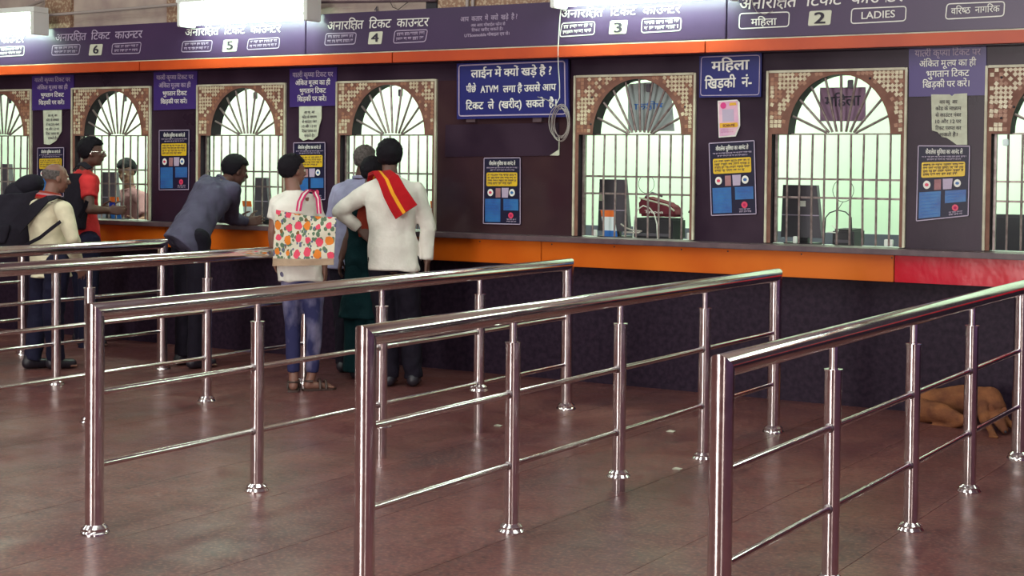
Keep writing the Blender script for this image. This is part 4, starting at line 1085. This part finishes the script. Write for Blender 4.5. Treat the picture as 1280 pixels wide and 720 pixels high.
# --- boy with the tote bag
t, q = figure('boy in a white T-shirt, faded jeans and sandals, seen from behind',
    JJ(head=(366, 214, -1.42), neck=(368, 241, -1.45), sL=(348, 254, -1.50), sR=(391, 254, -1.39), eL=(341, 289, -1.52), wL=(343, 320, -1.46), eR=(401, 292, -1.36), wR=(406, 330, -1.38),
       pelvis=(376, 336, -1.45), hL=(366, 342, -1.48), hR=(388, 342, -1.42), kL=(366, 405, -1.50), kR=(393, 405, -1.42), aL=(367, 467, -1.52), aR=(390, 467, -1.42), fL=(-.6, .8, 0), fR=(.65, .75, 0)),
    (-.42, .9, 0), (.35, .93, 0), 'skin2', K=.90, top=('t_shirt', 'shirt_white'), sleeve='short', hem=.085, bottom=('jeans', 'denim_f', 'skinny'), shoe=('sandal', 'leather'), seed=31,
    hands={'L': ((.1, .1, -1), (-.4, .9, 0), (1, 0, 0)), 'R': ((.05, .05, -1), (-.4, .9, 0), (-1, 0, 0))})
# tote bag
y = -1.60
c = [W(345.5, 262, y), W(420.5, 271.5, y-.02), W(417, 331, y-.02), W(340.5, 332.5, y)]
t = thing('tote_bag', 'floral canvas tote bag with pink handles on the back of the boy', 'bag', (c[3]+c[2])/2)
def tote():
    mb = MB(); n, m = 26, 22; ly = Vector((.42, -.9, 0)).normalized()
    def pt(s, r, side):
        p = (c[0]*(1-s)+c[1]*s)*(1-r)+(c[3]*(1-s)+c[2]*s)*r
        bulge = .030*math.sin(pi*s)*(.35+.65*r)*(1 if r < .93 else .8)+.006*math.sin(s*9+r*4)+.004*math.sin(r*13+s*5)
        sag = Vector((0, 0, -.012*math.sin(pi*s)))*(1-r)
        return p+ly*bulge*side+sag
    g = {}
    for side in (1, -1):
        for i in range(n+1):
            for j in range(m+1): g[i, j, side] = mb.bm.verts.new(pt(i/n, j/m, side)+ly*(.006*side))
    for side in (1, -1):
        for i in range(n):
            for j in range(m):
                f = mb.bm.faces.new((g[i, j, side], g[i+1, j, side], g[i+1, j+1, side], g[i, j+1, side])); f.smooth = True; f.material_index = 1 if j >= m-3 else 0
    for j in range(m):
        for i in (0, n): mb.bm.faces.new((g[i, j, 1], g[i, j, -1], g[i, j+1, -1], g[i, j+1, 1]))
    for i in range(n): mb.bm.faces.new((g[i, m, 1], g[i, m, -1], g[i+1, m, -1], g[i+1, m, 1])).material_index = 1
    return mb.build('bag_body', ['tote', 'jute'], t)
tote()
for du, yy in ((0, 0), (0, .05)):
    S_ = [(373, 264, y-.03+yy), (375, 252, -1.60+yy*.5), (380, 243, -1.53+yy*.5), (386, 238, -1.44), (393, 240, -1.40), (397.5, 248, -1.49+yy*.3), (399, 267, y-.03+yy)]
    P = [W(*p) for p in S_]
    ribbon('handle', P, [.017]*7, [(.4, -.9, .1), (.4, -.9, .2), (.2, -.6, .8), (0, 0, 1), (.2, -.1, 1), (.5, -.8, .4), (.4, -.9, .1)], ['pinkweb', 'shirt_white', 'pinkweb'] if yy == 0 else ['pinkweb'], t, .006, (1, .6, 1) if yy == 0 else (1,), [Vector((.9, .4, 0)).normalized()]*7)
# --- leaning man
figure('man in a slate grey shirt leaning with both elbows on the counter',
    JJ(head=(294, 214, -.34), neck=(277, 230, -.45), sL=(258, 229, -.42), sR=(291, 238, -.53), eL=(270, 269, -.26), wL=(296, 276, -.16), eR=(289, 272, -.34), wR=(308, 278, -.18),
       pelvis=(238, 292, -.90), hL=(230, 298, -.86), hR=(247, 301, -.96), kL=(232, 372, -.93), kR=(248, 376, -1.02), aL=(229, 442, -.94), aR=(245, 447, -1.04)),
    (.3, .95, 0), (.45, .89, -.1), 'skin', tilt=.25, top=('shirt', 'shirt_slate'), sleeve='long', hem=.17, bottom=('trousers', 'navy', 'straight'), shoe=('shoe', 'black'), seed=41, wide=1.12,
    hands={'L': ((.9, .3, .0), (0, 0, 1), (0, 1, 0)), 'R': ((.6, .6, .15), (0, 0, 1), (-.5, .5, 0))})
# --- man in the red T-shirt
t, q = figure('man with glasses in a coral red T-shirt, in profile at the counter',
    JJ(head=(115, 191, -.47), neck=(106, 214, -.47), sL=(97, 224, -.33), sR=(110, 227, -.60), eL=(99, 256, -.30), wL=(124, 262, -.20), eR=(112, 262, -.66), wR=(135, 263, -.50),
       pelvis=(106, 296, -.45), hL=(101, 302, -.38), hR=(111, 304, -.53), kL=(104, 372, -.36), kR=(110, 376, -.55), aL=(102, 434, -.36), aR=(108, 440, -.57)),
    (.6, .8, 0), (.72, .69, 0), 'skin', top=('t_shirt', 'shirt_red'), sleeve='short', hem=.10, bottom=('jeans', 'denim', 'straight'), shoe=('shoe', 'black'), seed=51,
    hands={'R': ((.75, .6, 0), (0, 0, 1), (-.6, .7, 0)), 'L': ((.7, .7, 0), (0, 0, 1), (0, -1, 0))})
hp = q['hp']
g = thing('glasses', 'thin-framed glasses on the man in the coral red T-shirt', 'glasses', hp(0, .1, .0))
for s in (-1, 1):
    MB().tube([hp(s*.031+.021*math.cos(a), .103-.004*abs(math.cos(a)), .005+.017*math.sin(a)) for a in [2*pi*k/20 for k in range(21)]], .0018, 6).build('rim', 'steel', g)
    MB().tube([hp(s*.052, .100, .010), hp(s*.076, .06, .010), hp(s*.082, .0, .008), hp(s*.080, -.012, -.01)], .0018, 6).build('temple', 'steel', g)
MB().tube([hp(-.010, .103, .008), hp(0, .108, .012), hp(.010, .103, .008)], .0018, 6).build('bridge', 'steel', g)
a = W(141, 261, -.46); mb = MB(); mb.box((a.x-.035, a.y-.012, a.z-.02), (a.x+.035, a.y+.0, a.z+.055), .006)
g = thing('phone', 'phone in a dark blue case held by the man in red', 'phone', (a.x, a.y, a.z-.02)); mb.build('case', 'phoneblue', g)
# --- old man
t, q = figure('bald old man in a cream shirt with a large black rucksack',
    JJ(head=(70, 223, -1.64), neck=(62, 247, -1.70), sL=(44, 259, -1.62), sR=(80, 263, -1.79), eL=(34, 296, -1.58), wL=(44, 318, -1.42), eR=(91, 298, -1.78), wR=(97, 326, -1.62),
       pelvis=(64, 322, -1.70), hL=(55, 328, -1.65), hR=(72, 330, -1.76), kL=(48, 395, -1.66), kR=(66, 396, -1.76), aL=(40, 449, -1.74), aR=(70, 446, -1.66)),
    (.3, .95, 0), (.45, .89, 0), 'skin2', tilt=.12, K=.96, top=('shirt', 'shirt_cream'), hem=.14, bottom=('trousers', 'denim', 'straight'), shoe=('shoe', 'black'), hair='fringe', hairmat='hair_g', seed=61, wide=1.12,
    hands={'R': ((.2, .3, -1), (.3, 1, 0), (-1, 0, 0)), 'L': ((.1, .2, -1), (0, 1, 0), (1, 0, 0))})
J = q['J']; la, de, sd = q['la'], q['de'], q['sd']
nk = J['neck']
g = thing('scarf', 'thin red and white checked scarf round the neck of the old man', 'scarf', nk)
pts = [nk+sd*(.012+.012*math.cos(a))+la*.080*math.sin(a)-de*.082*math.cos(a) for a in [2*pi*k/24 for k in range(25)]]
ribbon('cloth', pts, [.034]*25, [(p-nk).normalized() for p in pts], ['rust', 'gam_red', 'pinkcloth', 'rust'], g, .014, (1, 1, 1, 1), [(sd*.8+(p-nk).normalized()*-.5).normalized() for p in pts])
# rucksack on his back, pulled to the left
def rucksack(name, label, cen, ax, nrm, w, h, d, strap_pts, m='bagblack', lean=0.0):
    ax, nrm = Vector(ax).normalized(), Vector(nrm).normalized(); up = nrm.cross(ax).normalized(); up = up if up.z > 0 else -up
    if lean: up = (up+ax*lean).normalized()
    t = thing(name, label, 'bag', cen-up*h/2)
    sb = SB()
    for k in range(7):
        r_ = k/6; ww = w/2*(1-.28*abs(r_-.35)**1.3*1.6); dd = d/2*(1-.35*r_)
        c_ = cen+up*(r_-.5)*h*.86-nrm*0
        sb.loft([(c_-up*h*.09, ax, nrm, ww, dd), (c_+up*h*.09, ax, nrm, ww, dd)], 20)
    link('pack', remesh(sb.bm, .014, 8, .010, 7, 77), m, t)
    sb = SB(); c_ = cen-up*h*.15+nrm*d*.5; sb.loft([(c_-up*h*.2, ax, nrm, w*.36, d*.14), (c_+up*h*.12, ax, nrm, w*.34, d*.10)], 18)
    link('pocket', remesh(sb.bm, .012, 6, .006, 8, 78), m, t)
    MB().ball(cen-up*h*.05+nrm*(d*.5+.03), .009, 8).build('buckle', 'steel', t)
    for P in strap_pts: ribbon('strap', P[0], P[1], P[2], [m], t, .012, (1,), None)
    return t
ns = (.5, -.86, .3)
rucksack('rucksack', 'large black rucksack on the back of the bald old man', W(12, 280, -1.78), (.9, .3, .1), (-.25, -.95, 0), .42, .46, .24,
    [([W(20, 284, -1.90), W(34, 269, -1.90), W(48, 257, -1.88), W(60, 249, -1.86), W(72, 246, -1.80), W(80, 251, -1.72)], [.055, .050, .038, .030, .028, .02], [ns, ns, ns, (.3, -.6, .8), (.2, -.2, 1), (.2, .3, 1)]),
     ([W(30, 307, -1.86), W(50, 297, -1.90), W(64, 286, -1.90), W(76, 277, -1.88)], [.010, .010, .010, .010], [ns]*4)], lean=.45)
rk = bpy.data.objects['rucksack']; mb = MB(); mb.ball(W(36, 233, -1.60), (.13, .10, .085), 20, Matrix.Rotation(-.35, 4, 'Y')); mb.ball(W(25, 243, -1.62), (.12, .11, .10), 18); mb.build('other_bag_top', 'bagblack', rk)  # bulge of someone else's bag beyond, only parented to the rucksack
rucksack('backpack', 'black backpack on the man in the coral red T-shirt', W(93, 252, -.62), (.62, -.1, 0), (-.62, -.78, 0), .22, .44, .15,
    [([W(92, 212, -.60), W(97, 206, -.60), W(104, 205, -.60), (W(112, 211, -.64))], [.022]*4, [(0, -.4, 1)]*4),
     ([W(99, 272, -.68), W(105, 262, -.70), W(109, 251, -.72)], [.014]*3, [(.5, -.86, 0)]*3)])
# --- clerk inside the booth
CX = W(162, 240, 1.3).x
t, q = figure('clerk in a dusty pink top sitting behind the grille',
    JJ(head=(158, 215, 1.25), neck=(161, 238, 1.28), sL=(178, 248, 1.20), sR=(146, 248, 1.36), eL=(182, 275, 1.10), wL=(170, 278, .95), eR=(144, 275, 1.2), wR=(150, 277, .98),
       pelvis=('w', (CX, 1.36, .60)), hL=('w', (CX+.09, 1.34, .56)), hR=('w', (CX-.09, 1.34, .56)), kL=('w', (CX+.10, .94, .53)), kR=('w', (CX-.10, .94, .53)),
       aL=('w', (CX+.10, .96, .09)), aR=('w', (CX-.10, .96, .09))),
    (.1, -1, 0), (.2, -1, 0), 'skin2', tilt=.3, top=('shirt', 'pinkcloth'), sleeve='half', hem=.0, bottom=('trousers', 'navy', 'straight'), shoe=('shoe', 'black'), seed=71)
c = Vector((CX, 1.38, 0))
t = thing('stool', 'padded stool under the clerk in the booth', 'stool', (c.x, c.y, 0))
MB().lathe((c.x, c.y, 0), [(.17, .40), (.18, .42), (.17, .46), (.05, .465)]).build('seat', 'grey_pl', t)
for k in range(4):
    a = pi/4+k*pi/2; MB().tube([(c.x+.14*math.cos(a), c.y+.14*math.sin(a), .41), (c.x+.19*math.cos(a), c.y+.19*math.sin(a), 0)], .012, 8).build('leg', 'steel_dk', t)

# --- sleeping dog
def dog():
    p = lambda u, v, y: W(u, v, y)
    base = W(1190, 530, -.35); base.z = 0
    t = thing('dog', 'tan dog lying asleep on the floor against the dark wall', 'dog', base)
    sb = SB()
    sp = [p(1160, 507, -.20), p(1180, 503, -.17), p(1203, 501, -.17), p(1224, 503, -.22)]
    for q in sp: q.z = max(q.z, .095)
    sb.chain(sp, [.085, .088, .098, .088])
    # near thigh, folded lower leg, paw
    th = [p(1153, 513, -.33), p(1178, 517, -.40), p(1203, 525, -.46)]
    sb.chain(th, [.072, .060, .030])
    sb.chain([p(1203, 527, -.47), p(1180, 535, -.42), p(1152, 534, -.42)], [.026, .022, .018])
    sb.chain([p(1152, 534, -.42), p(1162, 536, -.50), p(1168, 541, -.58), p(1171, 544, -.60)], [.018, .014, .015, .017])
    # shoulder, neck bent down, head between the forelegs
    sb.chain([p(1224, 500, -.24), p(1238, 497, -.28), p(1247, 510, -.34)], [.080, .066, .052])
    sb.chain([p(1226, 498, -.28), p(1230, 512, -.38), p(1231, 525, -.46)], [.06, .046, .034])
    sb.chain([p(1231, 525, -.46), p(1238, 536, -.56), p(1241, 543, -.64)], [.026, .020, .022])
    for d in (-.016, 0, .016): sb.cap(p(1241, 544, -.64)+Vector((d, 0, -.004)), p(1242, 546, -.68)+Vector((d*1.3, 0, -.002)), .011, .010)
    sb.chain([p(1247, 512, -.34), p(1258, 527, -.38), p(1272, 537, -.42)], [.034, .024, .018])
    h = p(1246, 520, -.40); sb.ball(h, (.052, .055, .05), 16); sb.chain([h, p(1252, 531, -.50), p(1256, 538, -.55)], [.046, .030, .022])
    # tail along the floor
    sb.chain([p(1150, 512, -.25), p(1141, 520, -.32), p(1140, 527, -.42)], [.022, .016, .010])
    link('body', remesh(sb.bm, .0085, 5, .002, 20, 5), 'fur', t)
    for s, u, v in ((-1, 1240, 512), (1, 1254, 515)):
        a = p(u, v, -.43); mb = MB(); mb.ball(a, (.018, .009, .032), 12, Matrix.Rotation(.5*s, 4, 'Y')); mb.build('ear', 'fur', t)
    MB().ball(p(1257, 540, -.57), .009, 10).build('nose', 'black', t)
dog()
